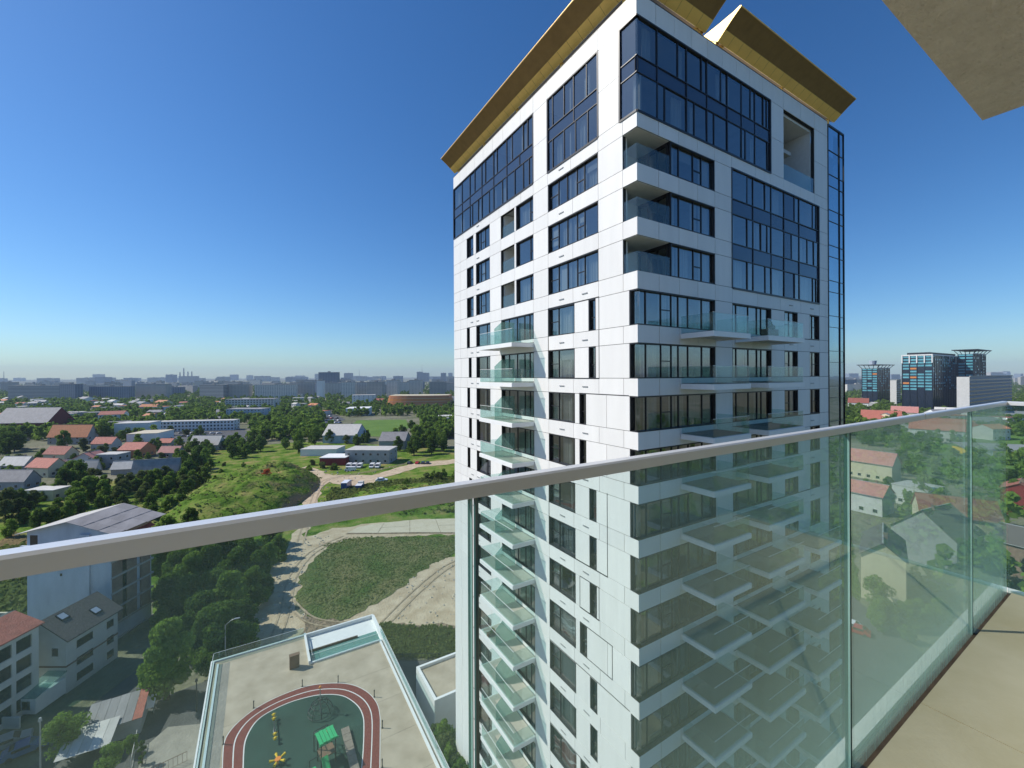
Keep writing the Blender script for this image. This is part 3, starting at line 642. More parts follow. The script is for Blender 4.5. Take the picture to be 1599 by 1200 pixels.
# windows -------------------------------------------------------------
_wc = {}
def curtain_mesh(w, h):
    k = ('cur', round(w, 1), round(h, 1))
    if k not in _wc:
        b = MB(); n = max(6, int(w/.06)); pts = [(w*i/n, .05*math.sin(i*1.9)+.03*math.sin(i*.7)) for i in range(n+1)]
        for (xa, ya), (xb, yb) in zip(pts, pts[1:]): b.quad((xa, ya, 0), (xb, yb, 0), (xb, yb, h), (xa, ya, h))
        _wc[k] = b.mesh('curtain', ['curtain'])
    return _wc[k]
def window(face, x0, x1, z0, z1, cols=(), horiz=(), depth=.2, reveal=.07, curtains=(), parent=None, spand=(), cornerside=None, key=None):
    """one window: dark reveal and mullions in one mesh, each pane and curtain its own sub-part.
       cols: x of mullions; horiz: {col index: z fraction}; spand: z ranges of opaque glass"""
    w, h = x1-x0, z1-z0; FW = .06
    kk = (round(w, 2), round(h, 2), tuple(round(c-x0, 2) for c in cols), tuple(horiz), depth, tuple(spand), cornerside)
    if kk not in _wc:
        b = MB(); R_ = reveal; cl = cornerside
        if cl != 'lo': b.box(0, .01, 0, R_, depth+.1, h)
        if cl != 'hi': b.box(w-R_, .01, 0, w, depth+.1, h)
        b.box(0 if cl != 'lo' else 0.0, -.015, 0, w, depth+.1, .05); b.box(0, .01, h-R_, w, depth+.1, h)
        for c in cols: b.box(c-x0-FW/2, depth-.05, .05, c-x0+FW/2, depth+.06, h-R_)
        xs = [x0]+list(cols)+[x1]
        for (ci, fr) in horiz:
            b.box(xs[ci]-x0+FW/2, depth-.04, h*fr-FW/2, xs[ci+1]-x0-FW/2, depth+.05, h*fr+FW/2)
        _wc[kk] = b.mesh('window_frame', ['frame'])
    wo = fpart(face, 'window', _wc[kk], x0, 0, z0, parent)
    xs = [x0]+list(cols)+[x1]
    for i in range(len(xs)-1):
        a, c = xs[i]-x0, xs[i+1]-x0
        zs = [0.03]+[h*fr for (ci, fr) in horiz if ci == i]+[h-.03]
        for za, zb in zip(zs, zs[1:]):
            o = ob('pane', uquad('pane'), wo, (a+.02, depth+.004*random.random(), za), 0, (c-a-.04, 1, zb-za))
            if random.random() < .35: o.rotation_euler = (0, 0, random.uniform(-.012, .012))
    for i in range(len(xs)-1):
        if xs[i+1]-xs[i] > .6 and random.random() < .16:
            hb_ = h*random.choice([.35, .5, .75, .93]); ob('blind', uquad(random.choice(['curtain', 'blind'])), wo, (xs[i]-x0+.05, depth+.12, h-hb_-.04), 0, (xs[i+1]-xs[i]-.1, 1, hb_))
    for (ci, cj) in curtains:
        a, c = xs[ci]-x0+.1, xs[cj]-x0-.1
        if c-a > .3: ob('curtain', curtain_mesh(c-a, h-.1), wo, (a, depth+.28, .05))
    return wo
def curtain_wall(face, x0, x1, rows, label=None, closed=('lo', 'hi'), proud=.03):
    """rows: (z0, z1, xs, kind). One framed glass field several storeys high"""
    zlo, zhi = rows[0][0], rows[-1][1]
    b = MB(); D = .04
    if 'lo' in closed: b.box(x0-.06, -proud, zlo-.06, x0+.06, .3, zhi+.06)
    if 'hi' in closed: b.box(x1-.06, -proud, zlo-.06, x1+.06, .3, zhi+.06)
    a0 = x0+.06 if 'lo' in closed else x0; a1 = x1-.06 if 'hi' in closed else x1
    b.box(a0, -proud-.02, zlo-.1, a1, .3, zlo+.04); b.box(a0, -proud, zhi-.04, a1, .3, zhi+.06)
    for (z0, z1, xs, kind) in rows:
        for x in xs[1:-1]: b.box(x-.03, .02, z0+.03, x+.03, .16, z1-.03)
    for (z0, z1, xs, kind) in rows[1:]: b.box(a0, .018, z0-.03, a1, .162, z0+.03)
    f = ob('curtain_wall', b.mesh('curtain_wall_frame', ['frame']), tower, *face_place(face, 0, 0, 0))
    if label: f['label'] = label
    for (z0, z1, xs, kind) in rows:
        for i, (a, c) in enumerate(zip(xs, xs[1:])):
            sp = kind == 's' or (isinstance(kind, (list, tuple)) and i in kind)
            o = ob('spandrel_pane' if sp else 'pane', uquad('spandrel' if sp else 'pane'), f, (a, .07+(.012*random.random()), z0), 0, (c-a, 1, z1-z0))
            o.rotation_euler = (random.uniform(-.006, .006), 0, random.uniform(-.008, .008))
            if not sp and z1-z0 > 1.5 and random.random() < .6 and c-a > .8:
                ob('curtain', curtain_mesh((c-a)*.45, z1-z0), f, (a+(.05 if random.random() < .5 else (c-a)*.5), .45, z0))
            if sp: ob('backing_sheet', ubox('joint'), f, (a, .12, z0), 0, (c-a, .03, z1-z0))
    return f
T0, T1 = TOP0, TOP1
zA, zB = T0+2.35, T0+3.35
curtain_wall('R', 0, 15.2, [(T0, zA, [0, 1.9, 2.6, 4.8, 5.6, 7.0, 7.8, 9.4, 11.2, 11.7, 13.0, 14.8, 15.2], 'v'),
                            (zA, zB, [0, 1.9, 4.8, 7.0, 9.4, 11.2, 13.0, 15.2], 's'),
                            (zB, T1, [0, 1.9, 3.9, 4.8, 6.4, 7.0, 8.6, 9.4, 11.2, 12.4, 13.0, 14.2, 14.7, 15.2], 'v')], 'two storey dark glass field at the top right of the corner', closed=('hi',))
curtain_wall('L', -1.4, 0, [(T0, zA, [-1.4, 0], 'v'), (zA, zB, [-1.4, 0], 's'), (zB, T1, [-1.4, 0], 'v')], closed=('lo',))
curtain_wall('L', -9.05, -3.35, [(T0, zA, [-9.05, -8.4, -7.0, -5.7, -4.4, -3.35], 'v'), (zA, zB, [-9.05, -5.9, -3.35], 's'), (zB, T1, [-9.05, -8.4, -7.0, -5.9, -4.5, -3.35], 'v')])
curtain_wall('L', -27.5, -11.05, [(T0, zA, [-27.5, -25.2, -23.2, -22.6, -21.2, -20.4, -18.8, -17.9, -16.2, -15.4, -14, -12.6, -11.7, -11.05], 'v'),
                                  (zA, zB, [-27.5, -25.2, -23.2, -20.4, -17.9, -15.4, -13.2, -11.05], 's'),
                                  (zB, T1, [-27.5, -25.2, -23.2, -22, -20.4, -19.6, -17.9, -17.2, -15.4, -14.4, -12.6, -11.9, -11.05], 'v')], closed=('lo', 'hi'))
S = SILL; maj = [9.85, 12.7, 15.3, 17.3, 19.8, 23.3]; v1 = [9.85, 11.9, 12.7, 14.4, 15.3, 17.3, 19.0, 19.8, 22.2, 22.8, 23.3]; v2 = [9.85, 11.9, 12.7, 13.8, 14.7, 15.3, 17.3, 18.5, 19.8, 21.2, 22.4, 23.3]
curtain_wall('R', 9.85, 23.3, [(S[2], S[2]+2.15, v1, (5,)), (S[2]+2.15, S[1], maj, 's'), (S[1], S[1]+2.15, v2, (6,)), (S[1]+2.15, S[0], maj, 's'), (S[0], S[0]+2.15, v1, (5,))], 'three storey glass field with blue spandrels')
# the regular windows
for k in range(18):
    z0, z1 = SILL[k], SILL[k]+2.15; r_ = random.Random(100+k)
    cur = lambda n, p: [(i, i+1) for i in range(n) if r_.random() < min(.75, p*1.5)]
    if k < 3:
        window('L', -23.95, -22.3, z0, z1, [-23.4], [(1, .4)])
        window('L', -21.7, -18.65, z0, z1, [-20.9, -19.9], [(1, .4)], curtains=cur(3, .3))
        window('L', -13.75, -11.05, z0, z1, [-11.7], [(1, .42)], curtains=cur(2, .5))
        window('L', -9.0, -3.35, z0, z1, [-7.85, -6.8, -5.7, -4.9], [(0, .5), (3, .48)], curtains=cur(5, .45))
        # left loggia
        lg = ob('loggia', None, tower, *face_place('L', -16.45, 0, z0-.65))
        b = MB(); w = 2.4
        b.box(0, .3, 0, .12, 1.6, 2.95); b.box(w-.12, .3, 0, w, 1.6, 2.95); b.box(0, 1.6, 0, w, 1.75, 2.95)
        ob('side_walls', b.mesh('loggia_walls', ['slab']), lg); pbox('door', lg, 'frame', 1.1, 1.55, .3, 2.2, 1.6, 2.6)
        pbox('glass_panel', lg, 'bglass', .03, .12, .66, w-.03, .14, 1.75)
        # corner loggia
        cl = ob('corner_loggia', None, tower, (0, 0, z0-.65))
        b = MB(); b.box(.3, 1.17, 0, .42, 2.8, 2.95); b.box(.42, 2.6, 0, 3.0, 2.8, 2.95); b.box(.06, .06, 2.78, 3.0, 2.6, 2.81)
        ob('loggia_wall', b.mesh('loggia_wall', ['slab']), cl)
        b = MB(); b.box(3.0, .25, .3, 3.1, 2.6, .5); b.box(3.0, .25, 2.55, 3.1, 2.6, 2.8)
        for y in (.22, .95, 1.7, 2.45): b.box(3.0, y, .5, 3.1, y+.1, 2.55)
        ob('side_window', b.mesh('side_window_frame', ['frame']), cl)
        o = ob('pane', uquad('pane'), cl, (3.05, .25, .5), PI/2, (2.3, 1, 2.1))
        pbox('glass_panel', cl, 'bglass', .02, .05, .67, 3.05, .07, 1.85); pbox('glass_panel', cl, 'bglass', .05, .1, .67, .07, 1.12, 1.85)
        pbox('door', cl, 'frame', .6, 2.55, .3, 1.7, 2.6, 2.6)
        window('R', 3.1, 7.8, z0, z1, [4.1, 5.6, 6.5], [(2, .47)], curtains=cur(4, .5))
    else:
        sl = OPEN_L[k][4]; fa = OPEN_L[k][0]
        window('L', fa[0], fa[1], z0, z1, [], [])
        window('L', -21.7, -18.65, z0, z1, [-19.6], [(1, .42)], curtains=cur(2, .35))
        window('L', -16.45, -11.05, z0-.35, z1, [-15.3, -13.9, -12.7, -11.9], [], curtains=cur(5, .3))
        window('L', -9.0, -5.85, z0, z1, [-7.9], [(0, .5)], curtains=cur(2, .5))
        window('L', sl[0], sl[1], z0, z1, [], [(0, .42)])
        window('L', -.65, 0, z0, z1, [], [], cornerside='hi')
        window('R', 0, 7.8, z0, z1, [.9, 2.3, 3.3, 4.0, 5.0, 6.5], [(2, .5)], cornerside='lo', curtains=cur(7, .25))
        window('R', 9.85, 15.2, z0-.35, z1, [10.6, 12.2, 13.4, 14.0], [], curtains=cur(5, .3))
        window('R', 17.2, 19.4, z0, z1, [18.3], [(0, .5)], curtains=cur(2, .3))
        window('R', 21.5, 23.3, z0, z1, [22.3], [(1, .5)])
# dark joint frames drawn on the cladding by deeper grooves
def groove(face, x0, x1, z0, z1, sides='lrtb'):
    b = MB(); t = .05; y0, y1 = -.008, .03
    if 'l' in sides: b.box(x0, y0, z0, x0+t, y1, z1)
    if 'r' in sides: b.box(x1-t, y0, z0, x1, y1, z1)
    if 'b' in sides: b.box(x0+t, y0-.001, z0, x1-t, y1, z0+t)
    if 't' in sides: b.box(x0+t, y0-.001, z1-t, x1-t, y1, z1)
    fpart(face, 'groove_frame', b.mesh('groove', ['frame']))
groove('L', -9.06, -3.3, SILL[4]-.06, SILL[3]+2.22)
groove('L', -5.4, -.66, SILL[6]-.03, SILL[5]+2.2, 't')
groove('L', -9.06, -2.6, SILL[8]-.06, SILL[7]+2.22, 'lrb')
groove('L', -5.4, -3.4, SILL[9]-.06, SILL[9]+2.2); groove('L', -5.4, -2.2, SILL[10]-.03, SILL[10]+2.2)
groove('L', -5.4, -2.2, SILL[13]-.03, SILL[13]+2.2); groove('L', -24.0, -18.6, SILL[3]-.05, SILL[3]+2.2); groove('L', -9.06, -.7, SILL[11]+2.2, SILL[11]+2.26, 'b')
groove('L', -9.06, -.7, SILL[13]+2.2, SILL[13]+2.26, 'b')
groove('R', 15.2, 17.15, SILL[3]+.3, SILL[3]+2.15, 't')
for k in range(3, 9): groove('R', 15.25, 23.3, SILL[k]-.06, SILL[k]-.01, 'b') if k % 2 else None
# little air outlets under the windows
vb = MB(); vb.box(0, -.05, 0, .55, .02, .06); vm = vb.mesh('air_outlet', ['steel'])
for k in range(-1, 17):
    z = (SILL[k]-.62) if k >= 0 else TOP0-.45
    for x in ([-7.6, -21.5] if k < 2 else [-7.6, -5.0, -21.6, -23.0]): fpart('L', 'air_outlet', vm, x, 0, z)
    if k > 1:
        for x in (18.0, 21.6): fpart('R', 'air_outlet', vm, x, 0, z)
# top right two storey loggia
lg = ob('roof_loggia', None, tower, (17.2, 0, T0))
b = MB(); b.box(0, .3, 0, .15, 3, 5.7); b.box(5.15, .3, 0, 5.3, 3, 5.7); b.box(.15, 3, 0, 5.15, 3.2, 5.7); b.box(.15, .3, 5.5, 5.15, 3, 5.7); b.box(0, .02, -.25, 5.3, 3, 0)
ob('loggia_wall', b.mesh('roof_loggia_wall', ['slab']), lg)
b = MB(); b.box(1.4, .9, 0, 1.5, 3, 5.5); b.box(.15, .9, 2.4, 1.4, 1.0, 2.6); b.box(.15, .9, 5.2, 1.4, 1.0, 5.4); b.box(2.6, 2.9, 0, 5.0, 2.98, 5.2)
ob('inner_window', b.mesh('inner_window', ['frame']), lg); ob('pane', uquad('pane'), lg, (.15, .95, 2.6), 0, (1.25, 1, 2.6)); ob('pane', uquad('pane'), lg, (.15, .95, .1), 0, (1.25, 1, 2.3))
for i in range(3): pbox('glass_panel', lg, 'bglass', .05+i*1.74, .05, .0, .05+i*1.74+1.7, .07, 1.3)

# balconies
def balcony(face, x0, x1, prot, z, tiles=True, screen=None, left_glass=True, extras=True):
    w = x1-x0
    k = ('balc', round(w, 2), prot, face)
    if k not in _wc:
        b = MB(); b.box(0, -prot, -.22, w, -.03, 0); b.box(-.05, -prot-.05, -.34, w+.05, -prot, -.02, 1); b.box(-.05, -prot, -.34, 0, -.03, -.02, 1); b.box(w, -prot, -.34, w+.05, -.03, -.02, 1)
        _wc[k] = b.mesh('balcony_slab', ['slab', 'fascia'])
        b = MB(); b.box(.12, -prot+.14, .002, w-.12, -.03, .03); _wc[k+('t',)] = b.mesh('balcony_tiles', ['tile' if face == 'L' else 'tile_shaded'])
    bo = fpart(face, 'balcony', _wc[k], x0, 0, z)
    ob('floor_tiles', _wc[k+('t',)], bo)
    n = max(2, round(w/1.7)); T = .014
    for i in range(n):
        pbox('glass_panel', bo, 'bglass', w*i/n+.01, -prot+.03, -.05, w*(i+1)/n-.01, -prot+.03+T, 1.12)
    pbox('glass_panel', bo, 'bglass', .02, -prot+.06, -.05, .02+T, -.05, 1.12); pbox('glass_panel', bo, 'bglass', w-.02-T, -prot+.06, -.05, w-.02, -.05, 1.12)
    pbox('top_rail', bo, 'white', .0, -prot+.022, 1.121, w, -prot+.054, 1.145)
    if screen is not None:
        key = ('screen', prot)
        if key not in _wc:
            b = MB(); pts = [(-prot+.05, 0), (-.05, 0), (-.05, 2.0), (-prot*.62, 2.0), (-prot+.05, 1.35)]
            n0 = len(pts); v = [(0, y, z_) for y, z_ in pts]+[(.014, y, z_) for y, z_ in pts]; b.v = v
            b.f = [tuple(range(n0)), tuple(range(2*n0-1, n0-1, -1))]+[(i, (i+1) % n0, n0+(i+1) % n0, n0+i) for i in range(n0)]; b.m = [0]*len(b.f)
            _wc[key] = b.mesh('privacy_screen', ['frost'])
        ob('privacy_screen', _wc[key], bo, (screen-x0, 0, .02))
    return bo
for k in range(3, 18):
    balcony('L', -16.75, -11.05, 2.13, SILL[k]-.38, screen=-14.04)
    balcony('R', 4.0, 7.9, 2.3, SILL[k]-.38); balcony('R', 10.2, 15.1, 2.3, SILL[k]-.38)
    if k >= 8: balcony('R', 17.4, 21.2, 2.3, SILL[k]-.38)

# glass stair volume on the far right
b = MB(); X0, X1 = 25.02, 28.4; zt = EYE+22.9
for x, w_ in ((X0, .12), (X0+2.4, .03), (X1-.03, .03)): b.box(x, -.04, .5, x+w_, .12, zt)
b.box(X0+.1, -.03, zt-.1, X1, .12, zt+.06)
zs = [zt-.1]; z = zt-2.3
while z > 2: zs.append(z); z -= 1.05 if len(zs) % 2 else 2.2
for z in zs[1:]: b.box(X0+.12, -.01, z-.018, X1-.03, .1, z+.018)
cwb = ob('glass_bay', b.mesh('glass_bay_frame', ['frame']), tower); cwb['label'] = 'tall blue glass bay at the right edge of the tower'
for i, (za, zb) in enumerate(zip(zs, zs[1:])):
    for (xa, xb) in ((X0+.12, X0+2.4), (X0+2.46, X1-.05)):
        if za-zb < 1.5: ob('spandrel_pane', uquad('bayspan'), cwb, (xa, .09, zb), 0, (xb-xa, 1, za-zb))
        elif random.random() < .75: ob('blind', uquad('blind'), cwb, (xa, .5, zb), 0, ((xb-xa), 1, za-zb))  # sheet added as pale backing so the bay glass looks less see-through
        ob('pane', uquad('bayglass'), cwb, (xa, .03+.01*random.random(), zb), 0, (xb-xa, 1, za-zb))
for k in range(18):
    pbox('floor_edge', cwb, 'core', X0+.1, .15, SILL[k]-.95, X1-.1, 2.8, SILL[k]-.6)
o = ob('pane', uquad('bayglass'), cwb, (X1-.04, .1, .5), PI/2, (2.8, 1, zt-.6))

# gold roof fins: a curved shell swept along the parapet
def fin(name, face, x0, x1, label, seg=1.15, flare=0.0):
    """profile in (inward y, z): lower lip near the parapet, underside curving out to the tip, hollow back"""
    under = [(.2, .60), (0, .74), (-.40, 1.06), (-.88, 1.42), (-1.30, 1.70), (-1.52, 1.84)]
    back = [(-1.52, 1.90), (-1.40, 1.96), (-1.0, 1.86), (.2, 1.78), (1.6, 1.74), (2.1, 1.55), (1.3, 1.35), (.7, 1.0), (.35, .70)]
    prof = under+back
    fo = fpart(face, name, None, x0, 0, PAR); fo['label'] = label
    L_ = x1-x0; n = max(2, round(L_/seg)); t = .012
    bm_ = MB()
    for i in range(n):
        a, c = L_*i/n+t, L_*(i+1)/n-t
        b = MB(); m = len(prof)
        b.v = [(a, y, z) for y, z in prof]+[(c, y, z) for y, z in prof]
        b.f = [tuple(range(m)), tuple(range(2*m-1, m-1, -1))]+[((i2+1) % m, i2, m+i2, m+(i2+1) % m) for i2 in range(m)]; b.m = [0]*len(b.f)
        ob('gold_panel', b.mesh('gold_panel', ['gold']), fo)
    b = MB(); p2 = [(y*.985+.01, z*.96+.03) for y, z in prof]; m = len(p2)
    b.v = [(.05, y, z) for y, z in p2]+[(L_-.05, y, z) for y, z in p2]
    b.f = [tuple(range(m)), tuple(range(2*m-1, m-1, -1))]+[((i2+1) % m, i2, m+i2, m+(i2+1) % m) for i2 in range(m)]; b.m = [0]*len(b.f)
    ob('fin_frame', b.mesh('fin_frame', ['gold_dark']), fo)
    np_ = max(2, round(L_/6))
    for i in range(np_):
        x = .8+(L_-1.6)*i/(np_-1); pbox('support_post', fo, 'gold', x-.1, .3, .06, x+.1, .5, .85)
    return fo
fin('roof_fin', 'L', -27.6, -.5, 'long gold roof fin along the left face')
fin('roof_fin', 'R', -.4, 7.1, 'short gold roof fin above the corner')
fin('roof_fin', 'R', 8.5, 26.9, 'gold roof fin above the right face')
for x in (6.75, 8.55): pbox('gold_upright', tower, 'gold', x, .36, PAR+.06, x+.3, 1.1, PAR+1.72)
# furniture one can see on the balconies
def planter(x, y, z, label, s=1.0):
    e = thing('potted_plant', label, 'potted plant', (x, y, z)); pbox('planter_box', e, 'brownbox', -.5*s, -.2*s, 0, .5*s, .2*s, .35*s)
    o = ob('foliage', TREES['bush0'][0], e, (0, 0, .25*s), .3, (.2*s, .12*s, .16*s)); return e
planter(TX+11.2, TY-1.9, SILL[3]-.35, 'dark planter with plants at the left end of the topmost right hand balcony', 1.3)
planter(TX-1.7, TY+15.5, SILL[11]-.35, 'brown planter box with a palm on a lower left balcony', .8)

# ------------------------------------------------------------------ our own building, its balcony and railing
FLZ = EYE-1.5; GY = .682; CXR = 4.41
host = thing('apartment_building', 'our own building: concrete balcony floor underfoot and rough concrete slab overhead', 'building', (0, 0, 0))
b = MB(); b.box(-12, -1.5, FLZ-.28, CXR+.08, GY+.075, FLZ-.05); b.box(-12, GY+.03, FLZ-.05, CXR+.08, GY+.075, FLZ-.005); b.box(CXR+.03, -1.5, FLZ-.05, CXR+.08, GY+.03, FLZ-.005)
ob('balcony_slab', b.mesh('balcony_slab', ['slab']), host)
b = MB(); b.box(-12, GY-.03, FLZ-.049, CXR+.028, GY+.029, FLZ-.022); ob('gutter', b.mesh('gutter', ['gutter']), host)
joint = at(1417, 1087, FLZ).x
for i, (xa, xb) in enumerate([(-12, -7.5), (-7.5, -3.0), (-3.0, 1.0), (1.0, joint), (joint, CXR-.02)]):
    pbox('floor_slab', host, 'concfloor', xa+.003, -1.5, FLZ-.048, xb-.003, GY-.032, FLZ)
c = at(1534, 188, EYE+1.55)
pbox('ceiling_slab', host, 'soffit', -12, -1.5, EYE+1.55, c.x, c.y, EYE+1.85)
hw = MB(); 
for z in range(-15, 7):
    zf = FLZ+3.25*z
    hw.box(-25, -1.75, zf-.9, 3.9, -1.5, zf+.0)
    for (xa, xb) in ((-25, -21), (-18, -14.6), (-11, -9.6), (-5.6, -4.4), (-1.0, .4), (3.1, 3.9)): hw.box(xa, -1.75, zf, xb, -1.5, zf+2.35)
ob('facade_wall', hw.mesh('host_facade', ['cladding']), host)
hb = MB(); hb.box(-25, -20, 0, 3.9, -4.5, 72); ob('building_body', hb.mesh('host_body', ['offwhite']), host)
for z in range(-3, 3):
    zf = FLZ+3.25*z
    for (xa, xb) in ((-21, -18), (-14.6, -11), (-9.6, -5.6), (-4.4, -1.0), (.4, 3.1)):
        w = MB()
        for x in (xa, (xa+xb)/2-.03, xb-.06): w.box(x, -1.7, zf, x+.06, -1.6, zf+2.35)
        w.box(xa+.06, -1.7, zf, xb-.06, -1.6, zf+.06); w.box(xa+.06, -1.7, zf+2.29, xb-.06, -1.6, zf+2.35)
        wo = ob('window', w.mesh('host_window', ['frame']), host)
        ob('pane', uquad('pane'), wo, (xa, -1.65, zf), 0, (xb-xa, 1, 2.35))
for z in (-3, -2, -1, 2, 3):
    zf = FLZ+3.25*z; pbox('balcony_slab', host, 'slab', -6, -1.5, zf-.25, 2.6, .5, zf)
rail = thing('balcony_railing', 'glass balcony railing with a slim aluminium handrail running across the whole view', 'railing', (0, 0, FLZ))
H = 1.3; GX = [-4.2, -2.75, -1.2, .331, 1.899, 3.548, CXR]
for xa, xb in zip(GX, GX[1:]):
    g = pbox('glass_panel', rail, 'railglass', xa+.007, GY-.008, -.03, xb-.007, GY+.008, H-.012)
pbox('glass_panel', rail, 'railglass', CXR-.008, -1.45, -.03, CXR+.008, GY-.012, H-.012)
# polished edges of the panes: thin vertical strips at each joint, one painted pale as if sunlit
for x in GX[1:-1]:
    pbox('pane_edge', rail, 'litedge', x-.0068, GY-.0085, -.03, x-.0048, GY-.002, H-.013)
    pbox('pane_edge', rail, 'glassedge', x-.0068, GY-.002, -.03, x-.0048, GY+.0085, H-.013)
    pbox('pane_edge', rail, 'glassedge', x+.0050, GY-.0085, -.03, x+.0068, GY+.0085, H-.013)
def handrail(p, q, w=.030, h=.026):
    # rounded U-profile swept from p to q (axis aligned), standing on the glass
    r = .004; prof = [(-w/2, 0), (w/2, 0), (w/2, h-r), (w/2-r, h), (-w/2+r, h), (-w/2, h-r)]
    d = (Vector(q)-Vector(p)).normalized(); side = Vector((-d.y, d.x, 0)); b = MB(); m = len(prof)
    for P in (p, q): b.v += [tuple(Vector(P)+side*s+Vector((0, 0, z))) for s, z in prof]
    b.f = [tuple(range(m)), tuple(range(2*m-1, m-1, -1))]+[((i+1) % m, i, m+i, m+(i+1) % m) for i in range(m)]; b.m = [0]*len(b.f)
    return ob('handrail', b.mesh('handrail', ['alu']), rail)
handrail((-5, GY, H-.018), (CXR+.013, GY, H-.018)); handrail((CXR, -1.45, H-.018), (CXR, GY-.015, H-.018))
for x in (-.62, 2.72): pbox('handrail_sleeve', rail, 'steel', x, GY-.0155, H-.019, x+.004, GY+.0155, H+.0085)
for x in GX[:-1]:
    pbox('base_clamp', rail, 'darkmetal', x+.02, GY-.02, -.045, x+.10, GY+.02, -.02)

# ------------------------------------------------------------------ playground roof deck
DZ = 7.0
def D(px, py): return at(px, py, DZ)
deck = thing('playground_podium', 'low white edged podium building with a beige playground roof', 'building', (0, 0, 0))
FL_, FR_ = D(335, 1035), D(580, 962); dx0, dx1, dy1 = FL_.x, FR_.x, (FL_.y+FR_.y)/2; dy0 = 18
st = D(485, 1035); sx, sy = st.x, st.y         # inner corner of the sunken light well
b = MB(); b.box(dx0, dy0, 0, dx1, dy1, DZ-.6); b.box(dx0+.1, dy0, DZ-.6, sx, dy1-.1, DZ); b.box(sx, dy0, DZ-.6, dx1-.1, sy, DZ)
ob('podium_body', b.mesh('podium_body', ['deck']), deck)
b = MB(); PW = .45
b.box(dx0-.45, dy0, 0, dx0-.02, dy1+.3, DZ+.18)
b.box(dx0-.02, dy1, .0, sx-.25, dy1+.3, DZ+.18); b.box(sx-.25, dy1, 0, dx1+.3, dy1+.3, DZ+.18)
b.box(dx1, dy0, 0, dx1+.45, dy1, DZ+.18)
b.box(dx1-.55, dy0, DZ, dx1-.25, sy, DZ+.15); b.box(dx0+.35, dy0, DZ, dx0+.6, dy1-.8, DZ+.12)
b.box(sx-.28, sy-.3, DZ, sx, dy1, DZ+.5); b.box(sx, sy-.3, DZ, dx1-.55, sy, DZ+.2)
b.box(sx, sy, DZ-.58, dx1, dy1, DZ-.4)
ob('parapet', b.mesh('podium_parapet', ['white']), deck)
b = MB(); b.box(sx+.1, sy+.1, DZ-.39, dx1-.2, dy1-4.2, DZ-.36); ob('well_glazing', b.mesh('well', ['frost']), deck)
b = MB(); b.box(sx+.1, dy1-4.4, DZ-.4, dx1-3.2, dy1-4.15, DZ-.1); ob('well_beam', b.mesh('well_beam', ['gutter']), deck)
b = MB(); b.box(dx0+.65, dy0, DZ+.004, dx0+2.0, dy1-1, DZ+.012); ob('grey_walk_strip', b.mesh('strip', ['paving']), deck)
def deck_glass(xa, ya, xb, yb, h=1.15, z=DZ+.18):
    L_ = math.hypot(xb-xa, yb-ya); n = max(1, round(L_/1.8)); a = math.atan2(yb-ya, xb-xa)
    for i in range(n):
        g = pbox('glass_panel', deck, 'bglass', 0, 0, 0, L_/n-.02, .02, h, a); g.location = (xa+(xb-xa)*i/n, ya+(yb-ya)*i/n, z)
    g = pbox('top_rail', deck, 'white', 0, 0, 0, L_, .04, .03, a); g.location = (xa, ya, z+h)
deck_glass(dx0-.1, dy0, dx0-.1, dy1); deck_glass(dx0-.1, dy1+.1, sx-.3, dy1+.1); deck_glass(dx1+.1, dy0, dx1+.1, dy1-6)
deck_glass(sx+.1, sy+.1, dx1-.6, sy+.1, .9, DZ+.2); deck_glass(sx+.3, sy+.3, sx+.3, dy1-3.5, .9, DZ)
cr8 = lambda x, y: D(x/3.807+300, y/3.807+930)
outer = [cr8(*p) for p in [(180, 1028), (190, 880), (230, 800), (300, 730), (380, 670), (480, 615), (600, 565), (700, 535), (800, 522), (900, 522), (980, 540), (1050, 580), (1098, 640), (1116, 710), (1118, 800), (1115, 1028)]]
inner = [cr8(*p) for p in [(303, 1028), (312, 880), (350, 790), (400, 730), (480, 680), (580, 635), (680, 605), (760, 590), (840, 588), (900, 598), (950, 625), (990, 662), (1012, 705), (1021, 760), (1018, 900), (1008, 1028)]]
def smooth(p, n=8):
    out = []
    for i in range(len(p)-1):
        p0, p1, p2, p3 = p[max(i-1, 0)], p[i], p[i+1], p[min(i+2, len(p)-1)]
        for k in range(n):
            t = k/n; out.append(.5*((2*p1)+(p2-p0)*t+(2*p0-5*p1+4*p2-p3)*t*t+(3*p1-p0-3*p2+p3)*t**3))
    out.append(p[-1]); return out
def ext(p):                                   # carry the straight sides on beyond the frame
    a = Vector((p[0].x-.3, 26, DZ)); c = Vector((p[-1].x-1.0, 26, DZ)); return [a]+smooth(p)+[c]
O_, I_ = ext(outer), ext(inner); Mid = [(a+b_)/2 for a, b_ in zip(O_, I_)]
def ring(name, A, B, z, m):
    b = MB()
    for i in range(len(A)-1): b.quad((A[i].x, A[i].y, z), (A[i+1].x, A[i+1].y, z), (B[i+1].x, B[i+1].y, z), (B[i].x, B[i].y, z))
    me = b.mesh(name, [m])
    if me.polygons[5].normal.z < 0: me.flip_normals()
    return ob(name, me, deck)
b = MB(); b.poly([(p.x, p.y, DZ+.005) for p in I_]); me = b.mesh('play_surface', ['green'])
if me.polygons[0].normal.z < 0: me.flip_normals()
ob('play_surface', me, deck)
ring('running_track', O_, I_, DZ+.012, 'track')
def offset(A, B, t): return [a+(b_-a)*t for a, b_ in zip(A, B)]
ring('lane_line', offset(O_, I_, .47), offset(O_, I_, .53), DZ+.018, 'line'); ring('lane_line', offset(O_, I_, .97), offset(O_, I_, 1.03), DZ+.018, 'line')
ring('lane_line', offset(O_, I_, -.02), offset(O_, I_, .02), DZ+.018, 'line')
for y in (44, 50, 56, 62): pbox('seam', deck, 'gutter', dx0+2.0, y, DZ+.003, sx if y > sy else dx1-.6, y+.03, DZ+.004)
